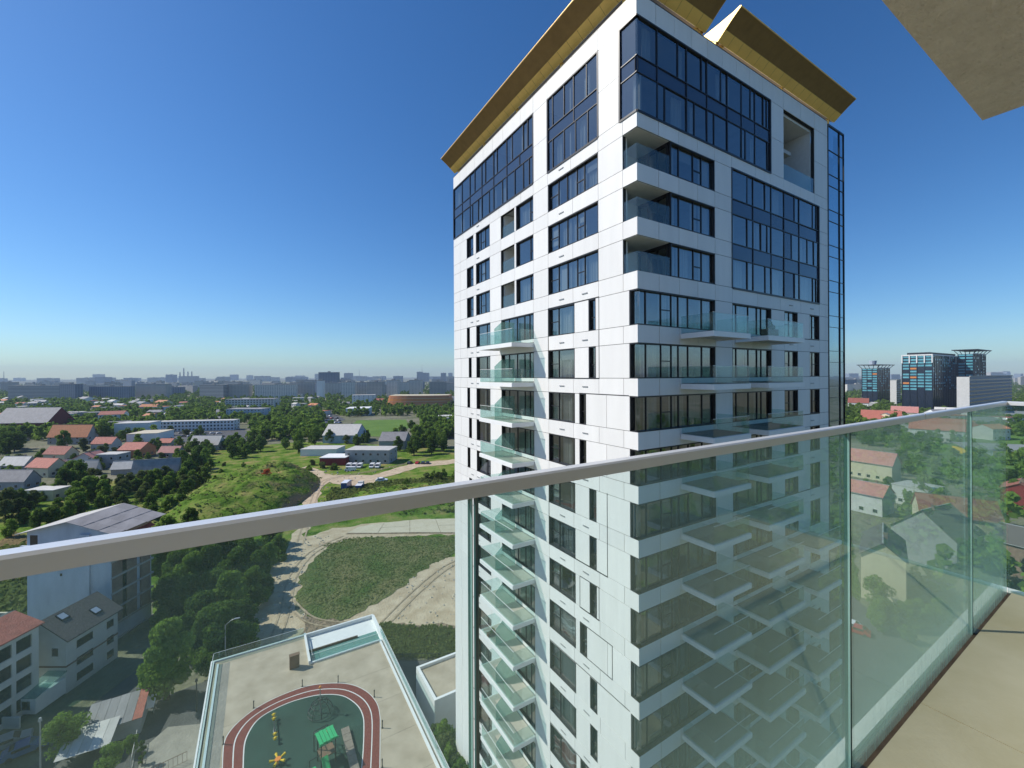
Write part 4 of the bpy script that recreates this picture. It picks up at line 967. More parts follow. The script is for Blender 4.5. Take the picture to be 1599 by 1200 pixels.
# things on the deck
b = MB(); b.box(-.75, -.25, 0, .55, .35, 1.9); b.box(-.80, -.3, 1.9, .6, .4, 1.95); tag(ob('vent_box', b.mesh('vent_box', ['brownbox']), None, D(461, 1042)), 'brown upright vent box on the deck beside the light well', 'vent box')
for i, (x, y) in enumerate([(366, 668), (655, 540), (868, 515), (1083, 603), (1131, 787), (185, 884), (1130, 1022)]):
    e = thing('bollard_light', 'slim dark bollard light standing along the outer edge of the running track', 'bollard light', cr8(x, y), group='bollard lights round the running track')
    b = MB(); b.tube((0, 0, 0), (0, 0, .8), .055); b.box(-.1, -.1, 0, .1, .1, .03); ob('post', b.mesh('post', ['darkmetal']), e)
    b = MB(); b.tube((0, 0, .8), (0, 0, .95), .075); ob('lamp_head', b.mesh('head', ['darkmetal']), e)
def ball(b, c, r, mi=0, n=8):
    for j in range(n//2):
        for i in range(n):
            f = lambda i_, j_: (c[0]+r*math.sin(PI*j_/(n//2))*math.cos(2*PI*i_/n), c[1]+r*math.sin(PI*j_/(n//2))*math.sin(2*PI*i_/n), c[2]+r*math.cos(PI*j_/(n//2)))
            b.quad(f(i, j), f(i, j+1), f(i+1, j+1), f(i+1, j), mi)
a, c = cr8(485, 738), cr8(494, 880); ss = thing('seesaw', 'yellow seated seesaw on the green play surface', 'seesaw', (a+c)/2, math.atan2((c-a).y, (c-a).x)); L_ = (c-a).length/2
b = MB(); b.box(-L_, -.05, .45, L_, .05, .53); ob('beam', b.mesh('beam', ['darkmetal']), ss)
b = MB(); b.tube((0, 0, 0), (0, 0, .45), .09); b.box(-.3, -.12, 0, .3, .12, .04); ob('pivot', b.mesh('pivot', ['steel']), ss)
for s in (-L_, -L_+.7, L_-.7, L_):
    b = MB(); ball(b, (s, 0, .62), .2); b.tube((s, -.28, .75), (s, .28, .75), .025); ob('seat', b.mesh('seat', ['yellow']), ss)
# climbing net dome with mast and ring
c = cr8(762, 700); cn = thing('climbing_net', 'dark rope climbing dome with an orange knob on its mast', 'climbing frame', c)
b = MB()
for k in range(8):
    a0 = 2*PI*k/8; pr = None
    for j in range(6):
        t = j/5*PI/2; p = (1.45*math.cos(t)*math.cos(a0), 1.45*math.cos(t)*math.sin(a0), .25+1.5*math.sin(t))
        if pr: b.tube(pr, p, .035, seg=5)
        pr = p
for j, (rr, z) in enumerate([(1.45, .25), (1.38, .75), (1.1, 1.25), (.7, 1.6)]):
    for k in range(16):
        a0, a1 = 2*PI*k/16, 2*PI*(k+1)/16; b.tube((rr*math.cos(a0), rr*math.sin(a0), z), (rr*math.cos(a1), rr*math.sin(a1), z), .03, seg=5)
ob('net', b.mesh('net', ['darkmetal']), cn)
b = MB(); b.tube((0, 0, 0), (0, 0, 3.3), .05); ob('mast', b.mesh('mast', ['steel']), cn); b = MB(); ball(b, (0, 0, 3.35), .17); ob('knob', b.mesh('knob', ['playorange']), cn)
# play tower
c = cr8(800, 985); pt = thing('play_tower', 'play tower with a ribbed bright green roof and slide', 'play tower', c, .15)
for sx_ in (-1, 1):
    for sy_ in (-1, 1):
        b = MB(); b.tube((sx_*.75, sy_*.7, 0), (sx_*.75, sy_*.7, 2.9), .06); ob('post', b.mesh('post', ['darkmetal']), pt)
pbox('platform', pt, 'brownbox', -.8, -.75, 1.15, .8, .75, 1.25)
for i in range(5):
    o = pbox('roof_slat', pt, 'playgreen', -.95+i*.38, -.95, 2.9+.05*(i % 2), -.95+i*.38+.33, .95, 3.0+.05*(i % 2))
b = MB(); b.box(-1.0, -1.0, 2.82, 1.0, -.9, 2.93); b.box(-1.0, .9, 2.82, 1.0, 1.0, 2.93); ob('roof_edge', b.mesh('roof_edge', ['playgreen']), pt)
b = MB()
for i in range(8):
    t0, t1 = i/8, (i+1)/8; z0, z1 = 1.25*(1-t0)**1.3+.1, 1.25*(1-t1)**1.3+.1; y0, y1 = -.75-2.1*t0, -.75-2.1*t1
    b.quad((-.75, y0, z0), (-.15, y0, z0), (-.15, y1, z1), (-.75, y1, z1)); b.quad((-.78, y0, z0), (-.78, y0, z0+.18), (-.78, y1, z1+.18), (-.78, y1, z1)); b.quad((-.12, y0, z0), (-.12, y0, z0+.18), (-.12, y1, z1+.18), (-.12, y1, z1))
ob('slide', b.mesh('slide', ['playgreen']), pt)
b = MB()
for z in (.5, 1.0, 1.6, 2.2): b.tube((.75, .7, z), (.75, 2.2, z), .03, seg=6)
b.tube((.75, 2.2, 0), (.75, 2.2, 2.3), .05); b.tube((-.75, 2.2, 0), (-.75, 2.2, 2.3), .05); b.tube((-.75, 2.2, 2.3), (.75, 2.2, 2.3), .04); b.tube((-.75, .7, 2.3), (-.75, 2.2, 2.3), .04); b.tube((-1.9, -.6, 0), (-1.9, -.6, 1.6), .05); b.tube((-1.9, -.6, 1.6), (-.75, -.6, 1.6), .04)
ob('climbing_bars', b.mesh('bars', ['darkmetal']), pt); o = ob('knob', bpy.data.meshes['knob'], pt, (.3, 1.2, -1.0)); pbox('side_step', pt, 'playgreen', -2.3, -1.4, .5, -1.3, -.5, .62)
c = cr8(510, 1000); sp = thing('spinner', 'orange hubbed spinner with yellow petal seats', 'spinner', c)
b = MB(); b.tube((0, 0, 0), (0, 0, .5), .08); b.tube((0, 0, .5), (0, 0, .6), .32, seg=12); ob('hub', b.mesh('hub', ['playorange']), sp)
for k in range(5):
    a0 = 2*PI*k/5+.5; b = MB(); b.tube((.3*math.cos(a0), .3*math.sin(a0), .5), (.85*math.cos(a0), .85*math.sin(a0), .55), .07, .15); ob('seat', b.mesh('petal', ['yellow']), sp)
a, c = cr8(978, 780), cr8(962, 1028); bn = thing('long_bench', 'long low plank bench inside the right bend of the running track', 'bench', c, 0)
Lb = (a-c).length+4
for i in range(9): pbox('plank', bn, 'wood', -.45, Lb*i/9-4, .38, .45, Lb*(i+1)/9-.05-4, .45)
pbox('bench_base', bn, 'darkmetal', -.3, -3.9, 0, .3, Lb-4.1, .37)

# ------------------------------------------------------------------ buildings of the middle distance
def house_body(e, w, l, h, wallm, roofm, ridge='x', rh=None, over=.4, flat=False):
    """centred on x, from y = 0 back to l"""
    rh = w*.28 if rh is None else rh
    if ridge == 'x': rh = rh if rh else l*.28
    b = MB(); b.box(-w/2, 0, 0, w/2, l, h)
    if not flat:
        if ridge == 'y': b.poly([(-w/2, 0, h), (w/2, 0, h), (0, 0, h+rh)]); b.poly([(w/2, l, h), (-w/2, l, h), (0, l, h+rh)])
        else: b.poly([(-w/2, l, h), (-w/2, 0, h), (-w/2, l/2, h+rh)]); b.poly([(w/2, 0, h), (w/2, l, h), (w/2, l/2, h+rh)])
    ob('wall', b.mesh('wall', [wallm]), e)
    t = .18; b = MB()
    if flat:
        b.box(-w/2-.15, -.15, h, w/2+.15, l+.15, h+.35)
    else:
        if ridge == 'y': A = [(-w/2-over, -over, h-over*2*rh/w), (0, -over, h+rh), (0, l+over, h+rh), (-w/2-over, l+over, h-over*2*rh/w)]; B = [(0, -over, h+rh), (w/2+over, -over, h-over*2*rh/w), (w/2+over, l+over, h-over*2*rh/w), (0, l+over, h+rh)]
        else: A = [(-w/2-over, -over, h-over*2*rh/l), (w/2+over, -over, h-over*2*rh/l), (w/2+over, l/2, h+rh), (-w/2-over, l/2, h+rh)]; B = [(-w/2-over, l/2, h+rh), (w/2+over, l/2, h+rh), (w/2+over, l+over, h-over*2*rh/l), (-w/2-over, l+over, h-over*2*rh/l)]
        for P in (A, B):
            n = len(b.v); b.v += [(x, y, z+.02) for x, y, z in P]+[(x, y, z+t+.02) for x, y, z in P]
            for q in ((3, 2, 1, 0), (4, 5, 6, 7), (0, 1, 5, 4), (1, 2, 6, 5), (2, 3, 7, 6), (3, 0, 4, 7)): b.f.append(tuple(n+i for i in q)); b.m.append(0)
    rf_ = ob('roof', b.mesh('roof', [roofm]), e)
    if not flat and w > 7:
        zc = h+rh; b = MB(); xx = w*.18 if ridge == 'x' else .1; yy = l*.5+(.4 if ridge == 'x' else -l*.2); b.box(xx, yy, zc-.9, xx+.7, yy+.6, zc+.9); b.box(xx-.06, yy-.06, zc+.9, xx+.76, yy+.66, zc+1.0); ob('chimney', b.mesh('chimney', ['brick']), rf_)
        b = MB()
        if ridge == 'x': b.box(-w/2-over, l/2-.14, zc+.12, w/2+over, l/2+.14, zc+.27); b.box(-w/2-over, -over-.12, h-over*2*rh/l-.06, w/2+over, -over, h-over*2*rh/l+.1)
        else: b.box(-.14, -over, zc+.12, .14, l+over, zc+.27)
        ob('ridge_cap', b.mesh('ridge_cap', ['brick' if 'red' in roofm or 'orange' in roofm else 'greywall']), rf_)
wf = MB(); wf.box(-.06, -.05, -.06, 1.06, 0.02, 0); wf.box(-.06, -.05, 1, 1.06, .02, 1.05); wf.box(-.06, -.05, 0, 0, .02, 1); wf.box(1, -.05, 0, 1.06, .02, 1); wf.quad((0, -.01, 0), (1, -.01, 0), (1, -.01, 1), (0, -.01, 1), 1)
WINM = wf.mesh('window_unit', ['offwhite', 'darkwin'])
wd = MB(); wd.box(-.05, -.05, -.06, 1.05, 0.02, 0); wd.quad((0, -.01, 0), (1, -.01, 0), (1, -.01, 1), (0, -.01, 1), 1); WIND = wd.mesh('window_dark_unit', ['greywall', 'darkwin'])
def windows_on(e, w, l, h, storeys, n, side='f', ww=1.3, wh=1.3, me=None, z0=1.0, skip=()):
    sh = h/storeys
    for s in range(storeys):
        for i in range(n):
            if (s, i) in skip: continue
            if side == 'f': x = -w/2+w*(i+.5)/n-ww/2; ob('window', me or WINM, e, (x, -.02, sh*s+z0), 0, (ww, 1, wh))
            elif side == 'r': y = l*(i+.5)/n-ww/2; ob('window', me or WINM, e, (w/2+.02, y, sh*s+z0), PI/2, (ww, 1, wh))
            elif side == 'l': y = l*(i+.5)/n+ww/2; ob('window', me or WINM, e, (-w/2-.02, y, sh*s+z0), -PI/2, (ww, 1, wh))
CAMROT = VIEW_AZ-PI/2
def bld(px, py, wpx, l, h, wallm, roofm, label, cat='house', name='house', ridge='x', yaw=0.0, flat=False, st=1, nf=3, nr=2, group=None, rh=None, ww=1.3, wh=1.2, wins=True):
    """px,py: middle of the front foot line; wpx: width in photo pixels"""
    p = at(px, py); depth = (50*F)/(py-588); w = wpx*depth/F*(.9 if 90 < px < 400 and py < 760 else 1); l *= .85 if px < 400 else 1
    if px > 1200: th = math.atan((px-CX)/F); yaw = yaw-.05-th; w *= math.cos(th)
    e = thing(name, label, cat, p, CAMROT+yaw, group)
    house_body(e, w, l, h, wallm, roofm, ridge, rh, flat=flat)
    if wins:
        windows_on(e, w, l, h, st, nf, 'f', ww, wh); windows_on(e, w, l, h, st, nr, 'r' if px < 800 else 'l', ww, wh)
    return e, w
bld(58, 745, 42, 10, 5, 'cream', 'redroof', 'cream house with a bright red roof left of the tall dark trees', ridge='x', yaw=-.15)
bld(84, 722, 38, 9, 5, 'cream', 'redroof', 'low house with a brick red roof behind the cream house', ridge='x', yaw=-.1)
bld(131, 730, 36, 10, 5, 'offwhite', 'pinkroof', 'house with a pinkish hipped roof joined to a plain grey block', ridge='y', rh=3)
bld(166, 730, 36, 10, 7, 'greywall', 'paleroof', 'plain pale grey flat block joined to the pink roofed house', flat=True, nf=2, st=2, ridge='x')
bld(158, 704, 36, 9, 5, 'offwhite', 'redroof', 'house with a dull red roof behind the plain grey block')
bld(201, 715, 38, 14, 5, 'orangeroof', 'redroof', 'brick house with a wide deep red roof right of the plain grey block')
bld(38, 683+6, 1, 4, 2, 'greywall', 'greyroof', 'small shed at the left edge below the dark trees', wins=False)
bld(17, 738, 42, 8, 4, 'greywall', 'paleroof', 'grey walled house with a pale sheet roof at the left edge, nearest row', nf=2)
bld(12, 765, 52, 8, 4, 'greywall', 'greyroof', 'long low house with a dark sheet roof at the left edge', nf=2)
bld(60, 782, 46, 8, 4, 'cream', 'paleroof', 'ochre walled shed with a pale flat roof below the red roofed house', flat=True, nf=2, name='shed', cat='shed')
bld(105, 676+18, 70, 10, 6, 'greywall', 'orangeroof', 'long building with an orange tiled roof far left', nf=6, st=2, name='school_building', cat='building')
bld(222, 697, 46, 26, 9, 'white', 'sandconc', 'white box shaped warehouse with a beige flat roof', cat='warehouse', name='warehouse', flat=True, wins=False, yaw=.25)
bld(206, 684, 52, 20, 12, 'white', 'paleroof', 'white hall with a dark side wall behind the beige roofed warehouse', cat='hall', name='hall', flat=True, wins=False, yaw=.25)
bld(305, 673, 122, 14, 9, 'white', 'paleroof', 'long white three storey office wing with blue window bands', cat='office building', name='office_wing', flat=True, st=3, nf=22, nr=2, wh=1.4, ww=1.5, yaw=.18)
bld(30, 680, 80, 30, 11, 'maroon', 'greyroof', 'dark maroon hall with a low grey roof at the left edge', cat='hall', name='hall', nf=1, wins=False, yaw=.1)
bld(40, 656, 70, 22, 11, 'white', 'paleroof', 'white flat roofed building behind the maroon hall', cat='building', name='office_building', flat=True, st=3, nf=8)
bld(256, 700, 22, 8, 4, 'offwhite', 'redroof', 'small house with a bright red roof in front of the works yard')
bld(318, 703, 50, 9, 4, 'offwhite', 'paleroof', 'low shed with an olive sheet roof beside the works yard', name='shed', cat='shed', nf=2)
bld(262, 715, 34, 7, 3.5, 'greywall', 'pinkroof', 'small house with a brownish roof below the bright red one')
bld(242, 745, 66, 6, 3.2, 'greywall', 'greyroof', 'long tin shed above the overgrown slope', name='shed', cat='shed', nf=1, yaw=.32, wins=False)
bld(194, 741, 40, 6, 3.2, 'greywall', 'paleroof', 'low tin roofed lean-to below the plain grey block', name='shed', cat='shed', nf=1, wins=False, yaw=.2)
bld(122, 741, 60, 4, 2.4, 'offwhite', 'paleroof', 'low white garden wall building under the pink roofed house', name='shed', cat='shed', wins=False)
bld(573, 724, 70, 14, 7.5, 'greywall', 'paleroof', 'grey two storey works building behind the white vans', cat='works building', name='works_building', st=2, nf=6, nr=2, flat=True, yaw=-.06)
bld(519, 727, 40, 12, 4.2, 'maroon', 'white', 'dark red container shed with a white roof left of the works building', cat='shed', name='shed', flat=True, wins=False)
bld(497, 712, 56, 14, 4, 'white', 'paleroof', 'long low pale roofed store behind the red container shed', cat='store', name='store', flat=True, wins=False)
bld(530, 692, 52, 22, 6, 'bluegrey', 'paleroof', 'blue grey workshop roof behind the works building', cat='workshop', name='workshop', wins=False)
bld(612, 702, 40, 16, 6, 'greywall', 'greyroof', 'low dark roofed depot right of the works building', cat='depot', name='depot', wins=False)
bld(558, 649, 34, 30, 9, 'white', 'white', 'white box hall beyond the football pitch', cat='hall', name='hall', flat=True, wins=False, yaw=.2)
bld(698, 665, 40, 30, 8, 'white', 'paleroof', 'pale hall with white roof bands next to the tower wall', cat='hall', name='hall', flat=True, wins=False)
bld(390, 640, 76, 30, 16, 'offwhite', 'greyroof', 'wide apartment block with pale walls behind the car park trees', cat='apartment block', name='apartment_block', st=5, nf=16, wh=1.5, ww=2, flat=True, yaw=.2)
bld(380, 655, 60, 24, 12, 'bluegrey', 'greyroof', 'slate blue low block left of the car park', cat='apartment block', name='apartment_block', st=4, nf=10, flat=True)
bld(442, 622, 60, 20, 10, 'white', 'paleroof', 'low white terrace above the car park', cat='terrace', name='terrace_building', flat=True, st=3, nf=10)
bld(568, 632, 34, 20, 17, 'white', 'paleroof', 'stepped white flats right of the car park', cat='flats', name='apartment_block', flat=True, st=5, nf=5, yaw=.3)
# orange curved mall
c = dep(655, 640); ml = thing('shopping_hall', 'curved orange and beige banded hall on the far side of the pitch', 'hall', c, CAMROT)
for lvl in range(4):
    b = MB()
    def arc(r, a0, a1, n=14): return [(r*math.sin(a0+(a1-a0)*i/n)*1.0, -r*.35*math.cos(a0+(a1-a0)*i/n)) for i in range(n+1)]
    Ra = 52-lvl*1.0; A = arc(Ra, -1.2, 1.25); b.prism(A+[(A[-1][0], 25), (A[0][0], 25)], lvl*4.2+4, lvl*4.2+7.6); ob('orange_band', b.mesh('band', ['orange' if lvl % 2 == 0 else 'orangeroof']), ml)
    b = MB(); A = arc(Ra-2, -1.2, 1.25); b.prism(A+[(A[-1][0], 24), (A[0][0], 24)], lvl*4.2+7.6, lvl*4.2+8.2+.0); ob('cream_band', b.mesh('band', ['cream']), ml)
b = MB(); A = arc(58, -1.2, 1.25); b.prism(A+[(A[-1][0], 25), (A[0][0], 25)], .2, 4); ob('base_storey', b.mesh('base', ['greywall']), ml)

# unfinished blue-grey building
def cf(lat, depth, z=0): return (math.sin(VIEW_AZ)*lat+math.cos(VIEW_AZ)*depth, -math.cos(VIEW_AZ)*lat+math.sin(VIEW_AZ)*depth, z)
def lat(px, d): return (px-CX)/F*d
e = thing('unfinished_building', 'tall narrow unfinished building with blue grey side wall and sagging grey sheet roof', 'building', cf(lat(106, 78), 78), CAMROT)
xl, xr = lat(41, 78)-lat(106, 78), lat(172, 78)-lat(106, 78); L9 = 9.0; ez = EYE-28.8
b = MB(); b.box(xl, 0, 0, xr-.3, L9, ez-.2); b.poly([(xl, 0, ez-.2), (xr-.3, 0, ez-.2), (xl+8.3, 0, ez+1.7)]); ob('side_wall', b.mesh('side_wall', ['bluegrey']), e)
for i in range(7):
    z = ez-3.0*(i+1)+.1; pbox('floor_band', e, 'concrete', xr-.28, -.05, z-.35, xr+.10, L9+.2, z)
    if z > 1:
        for j in range(3): pbox('brick_infill', e, 'brick', xr-.28, .15+j*3.1, z+.002, xr, 2.3+j*3.1, z+2.62 if i else z+1.2)
        pbox('opening', e, 'darkwin', xr-.3, 2.35, z+.002, xr-.1, 3.2, z+2.62)
pbox('corner_post', e, 'bluegrey', xr-.3, -.08, 0, xr+.02, .14, ez-.4)
b = MB(); P = [(xl-1.2, -1, ez-.45), (xl+8.3, -1, ez+1.85), (xl+8.3, L9+1.6, ez+1.85), (xl-1.2, L9+1.6, ez-.45)]
def slabq(b, P, t=.14, mi=0):
    n = len(b.v); b.v += list(P)+[(x, y, z+t) for x, y, z in P]
    for q in ((3, 2, 1, 0), (4, 5, 6, 7), (0, 1, 5, 4), (1, 2, 6, 5), (2, 3, 7, 6), (3, 0, 4, 7)): b.f.append(tuple(n+i for i in q)); b.m.append(mi)
slabq(b, P); ob('roof', b.mesh('roof_left', ['paleroof']), e)
X0_, X1_ = xl+8.35, xr+1.3
for i in range(5):                              # overlapping sheets of the right slope, edges lifting and slipping
    for j in range(3):
        xa, xb = X0_+(X1_-X0_)*j/3, X0_+(X1_-X0_)*(j+1)/3+.12; ya, yb = -1+(L9+2.6)*i/5, -1+(L9+2.6)*(i+1)/5-.03
        f = lambda x: ez+1.85-(x-X0_)*.26
        sh = (.28*random.random() if j == 2 else .05*random.random()); b = MB()
        slabq(b, [(xa, ya, f(xa)+.05*(2-j)), (xb+sh, ya, f(xb)+.05*(2-j)), (xb+sh, yb, f(xb)+.05*(2-j)+.05), (xa, yb, f(xa)+.05*(2-j))], .05)
        ob('roof_sheet', b.mesh('roof_sheet', ['greyroof']), e)
b = MB(); slabq(b, [(xr-.6, 1.5, ez-1.6), (xr+1.0, 1.5, ez-2.2), (xr+1.0, L9-.4, ez-2.0), (xr-.6, L9-.4, ez-1.2)], .1); ob('red_awning', b.mesh('awning', ['redroof']), e)
pbox('attic_opening', e, 'darkwin', xr-.3, .2, ez-2.8, xr+.02, L9-.3, ez-.9)
pbox('vent', e, 'darkwin', xl+6.1, -.03, ez-4.2, xl+6.5, 0, ez-2.2); pbox('vent', e, 'darkwin', xl+6.2, -.03, ez-8.5, xl+6.6, 0, ez-8.0); pbox('balcony_opening', e, 'darkwin', xl+.6, -.03, ez-2.7, xl+2.0, 0, ez-.8)
pbox('flue', e, 'bluegrey', xl+10.2, -.35, 2, xl+12, 0, ez-.6); pbox('balcony_parapet', e, 'bluegrey', xl-.9, -.4, ez-6, xl+1.9, 0, ez-2.7)

# shingled house with skylights
e = thing('townhouse', 'white three storey townhouse with dark shingle roof and two skylights', 'house', cf(lat(101, 65.6), 65.6), CAMROT)
w, l, h = 8.0, 8.6, EYE-41.3; ze = h; zr = h+2.7
b = MB(); b.box(-w, 0, 0, 0, l, ze-.2); b.poly([(-w, 0, ze-.2), (0, 0, ze-.2), (-w/2, 0, zr-.3)]); ob('wall', b.mesh('wall', ['offwhite']), e)
b = MB()
slabq(b, [(-w/2, -.4, zr), (.7, -.4, ze-.35), (.7, l+.4, ze-.35), (-w/2, l+.4, zr)], .2); rf = ob('roof', b.mesh('roof', ['shingle']), e)
b = MB(); slabq(b, [(-w-.5, -.4, ze-.35), (-w/2, -.4, zr), (-w/2, l+.4, zr), (-w-.5, l+.4, ze-.35)], .2); ob('roof', b.mesh('roof_back', ['offwhite']), e)
for (u, v) in ((-2.9, 2.2), (-1.2, 5.9)):
    zz = lambda x: zr+(x+w/2)*(ze-.35-zr)/(w/2+.7)+.22
    b = MB(); slabq(b, [(u-.6, v-.6, zz(u-.6)), (u+.6, v-.6, zz(u+.6)), (u+.6, v+.7, zz(u+.6)), (u-.6, v+.7, zz(u-.6))], .14); k = ob('skylight', b.mesh('skylight', ['frame']), e)
    b = MB(); slabq(b, [(u-.45, v-.45, zz(u-.45)+.14), (u+.45, v-.45, zz(u+.45)+.14), (u+.45, v+.55, zz(u+.45)+.14), (u-.45, v+.55, zz(u-.45)+.14)], .02); ob('pane', b.mesh('pane', ['bluegrey']), k)
for z in (.9, 3.4, 6.2):
    for y, ww in ((1.6, 2.6), (6.6, 1.2)): ob('window', WIND, e, (.03, y, z), PI/2, (ww, 1, 1.2))
for x in (-6.8, -2.2): ob('window', WIND, e, (x, -.02, 6.0), 0, (1.0, 1, 1.2))
pbox('eaves_band', e, 'brownbox', -w, -.1, 4.2, .12, l, 4.4)
b = MB(); b.box(-2.6, -4.2, .2, 0, -.02, 2.6); ob('bay', b.mesh('bay', ['white']), e); b = MB(); slabq(b, [(-2.8, -4.4, 2.6), (.2, -4.4, 2.6), (.2, 0, 3.6), (-2.8, 0, 3.6)], .1); ob('conservatory_roof', b.mesh('cons', ['frost']), e)
ob('window', WIND, e, (-2.0, -4.22, .9), 0, (1.2, 1, 1.2)); pbox('garden_wall', e, 'offwhite', -3.4, -6.5, 0, .3, -6.3, 1.6)
# red roofed house at the left edge with loggias drawn as dark sheets
e = thing('terrace_house', 'white house with red tiled roof edge and stacked dark loggias at the left edge', 'house', cf(-72.7, 63.6), CAMROT)
ze = EYE-37.6
b = MB(); b.box(-9, -16, 0, -.25, 0, ze-.1)
ys = [(-16, -12.6), (-8.6, -7.2), (-3.4, -2.9), (-.9, 0)]; 
b.box(-.25, -16, ze-1, 0, 0, ze-.1)
for i in range(4): b.box(-.25, -16, ze-1-2.9*(i+1), 0, 0, ze-1-2.9*(i+1)+.95)
b.box(-.25, -16, 0, 0, 0, ze-1-2.9*4)
for i in range(4):
    for (ya, yb) in ys: b.box(-.25, ya, ze-1-2.9*i-1.95, 0, yb, ze-1-2.9*i)
ob('wall', b.mesh('wall', ['offwhite']), e)
for i in range(4):
    for (ya, yb) in ((-12.6, -8.6), (-7.2, -3.4), (-2.9, -.9)): pbox('loggia_shade', e, 'darkwin', -.24, ya, ze-1-2.9*i-1.95, -.2, yb, ze-1-2.9*i)  # dark sheets take the place of the shade inside the loggias
b = MB(); slabq(b, [(-4, -16, ze+1.6), (.6, -16, ze-.2), (.6, .3, ze-.2), (-4, .3, ze+1.6)], .2); ob('roof', b.mesh('roof', ['redroof']), e)
b = MB(); slabq(b, [(-8.6, -16, ze+.3), (-4, -16, ze+1.6), (-4, .5, ze+1.6), (-8.6, .5, ze+.3)], .2); ob('roof', b.mesh('roof2', ['cardark']), e)
pbox('coping', e, 'cream', -8.9, .3, ze+.2, -3.8, .6, ze+1.4)

# tin hut, conservatory roof, sign board, fence, lamps, cars at the bottom left
e = thing('tin_hut', 'low hut with a patched grey and red tin roof behind the yard tree', 'hut', at(175, 1160), CAMROT+.55)
b = MB(); b.box(-3, 0, 0, 3, 4.5, 2.4); ob('wall', b.mesh('wall', ['greywall']), e)
for i in range(6):
    b = MB(); slabq(b, [(-3.2+i*1.07, -.4, 2.4), (-3.2+(i+1)*1.07-.04, -.4, 2.4), (-3.2+(i+1)*1.07-.04, 4.8, 3.3+.03*(i % 2)), (-3.2+i*1.07, 4.8, 3.3+.03*(i % 2))], .06); ob('roof_sheet', b.mesh('roof_sheet', ['redroof' if i == 5 else 'greyroof']), e)
e = thing('glass_canopy', 'pale ribbed translucent canopy roof in the yard beside the tin hut', 'canopy', at(140, 1180), CAMROT+.5); e.scale = (.75, .75, .9)
for i in range(5):
    b = MB(); slabq(b, [(-3.5+i*1.4, -3, 2.3), (-3.5+(i+1)*1.4-.05, -3, 2.3), (-3.5+(i+1)*1.4-.05, 2.6, 3.2), (-3.5+i*1.4, 2.6, 3.2)], .05); ob('roof_sheet', b.mesh('canopy_sheet', ['paleroof']), e)
for x in (-3.3, 3.3):
    for y in (-2.8, 2.4): b = MB(); b.tube((x, y, 0), (x, y, 2.3+(y+3)*.15), .06); ob('post', b.mesh('post', ['steel']), e)
e = thing('sign_board', 'blank white slanted board standing at the street corner', 'board', at(224, 1122), CAMROT+.4)
b = MB(); slabq(b, [(-1.2, 0, 1.3), (1.2, 0, 1.3), (1.2, 1.3, 2.4), (-1.2, 1.3, 2.4)], .06); ob('board', b.mesh('board', ['white']), e)
for x in (-1, 1): b = MB(); b.tube((x, .6, 0), (x, .6, 1.8), .05); ob('post', b.mesh('post', ['steel']), e)
def lamp(p, h, label, arm=True, az=0.0, m='steel'):
    e = thing('street_lamp', label, 'street lamp', p, az); b = MB(); b.tube((0, 0, 0), (0, 0, h), .11, .07); ob('pole', b.mesh('pole', [m]), e)
    if arm:
        b = MB(); pr = (0, 0, h)
        for i in range(1, 7): q = (1.5*i/6, 0, h+.9*math.sin(i/6*PI/2)); b.tube(pr, q, .045); pr = q
        b.box(1.3, -.14, h+.84, 2.1, .14, h+.96); ob('lamp_arm', b.mesh('arm', [m]), e)
    else: b = MB(); b.tube((0, 0, h), (0, 0, h+.4), .2, .12); ob('lamp_head', b.mesh('head', [m]), e)
lamp(at(352, 1062), 9.0, 'tall curved arm street lamp in front of the dark wood', az=CAMROT+.3)
lamp(at(307, 1112), 4.6, 'short dark street lamp on the kerb island', False, m='darkmetal')
lamp(at(63, 1228), 8.0, 'tall lamp pole in front of the loggia house', False)
def fence(a, c, h, name, label, m, step=.45, rail_=True):
    e = thing(name, label, 'fence', a); d = c-a; L_ = d.length; u = d/L_; b = MB()
    b.tube((0, 0, h), tuple(u*L_+Vector((0, 0, h))), .035, seg=5); b.tube((0, 0, .2), tuple(u*L_+Vector((0, 0, .2))), .03, seg=5); ob('rail', b.mesh('rail', [m]), e)
    n = int(L_/step); pm = MB(); pm.tube((0, 0, 0), (0, 0, h), .022, seg=5); pme = pm.mesh('picket', [m])
    for i in range(n+1): ob('picket', pme, e, tuple(u*(L_*i/n)))
fence(at(240, 1215), at(292, 1190), 1.4, 'iron_fence', 'low brown iron fence at the front of the sunny forecourt', 'brownbox')
fence(at(204, 1210), at(214, 1160), 1.8, 'board_fence', 'pale fence between the shrubs and the forecourt', 'paleroof', .8)
fence(at(590, 1034), at(735, 1030), 1.3, 'road_fence', 'dark mesh fence along the road beyond the playground', 'darkmetal', .6)
# lower white roof beside the tower
a1, a2, a3 = at(655, 1040, 5.5), at(735, 1037, 5.5), at(683, 1084, 5.5)
e = thing('low_white_annex', 'low annex with beige roof and thick white parapet beside the tower foot', 'annex', (0, 0, 0))
x0_, y0_, y1_ = dx1+3.3, a3.y-1.0, a1.y; b = MB(); b.box(x0_+.4, y0_+.4, 0, x0_+14, y1_-.4, 5.2); ob('roof', b.mesh('annex', ['deck']), e)
b = MB(); b.box(x0_, y0_, 0, x0_+.4, y1_, 5.6); b.box(x0_+.4, y1_-.4, 0, x0_+14, y1_, 5.6); b.box(x0_+.4, y0_, 0, x0_+14, y0_+.4, 5.6); ob('parapet', b.mesh('annex_parapet', ['white']), e)
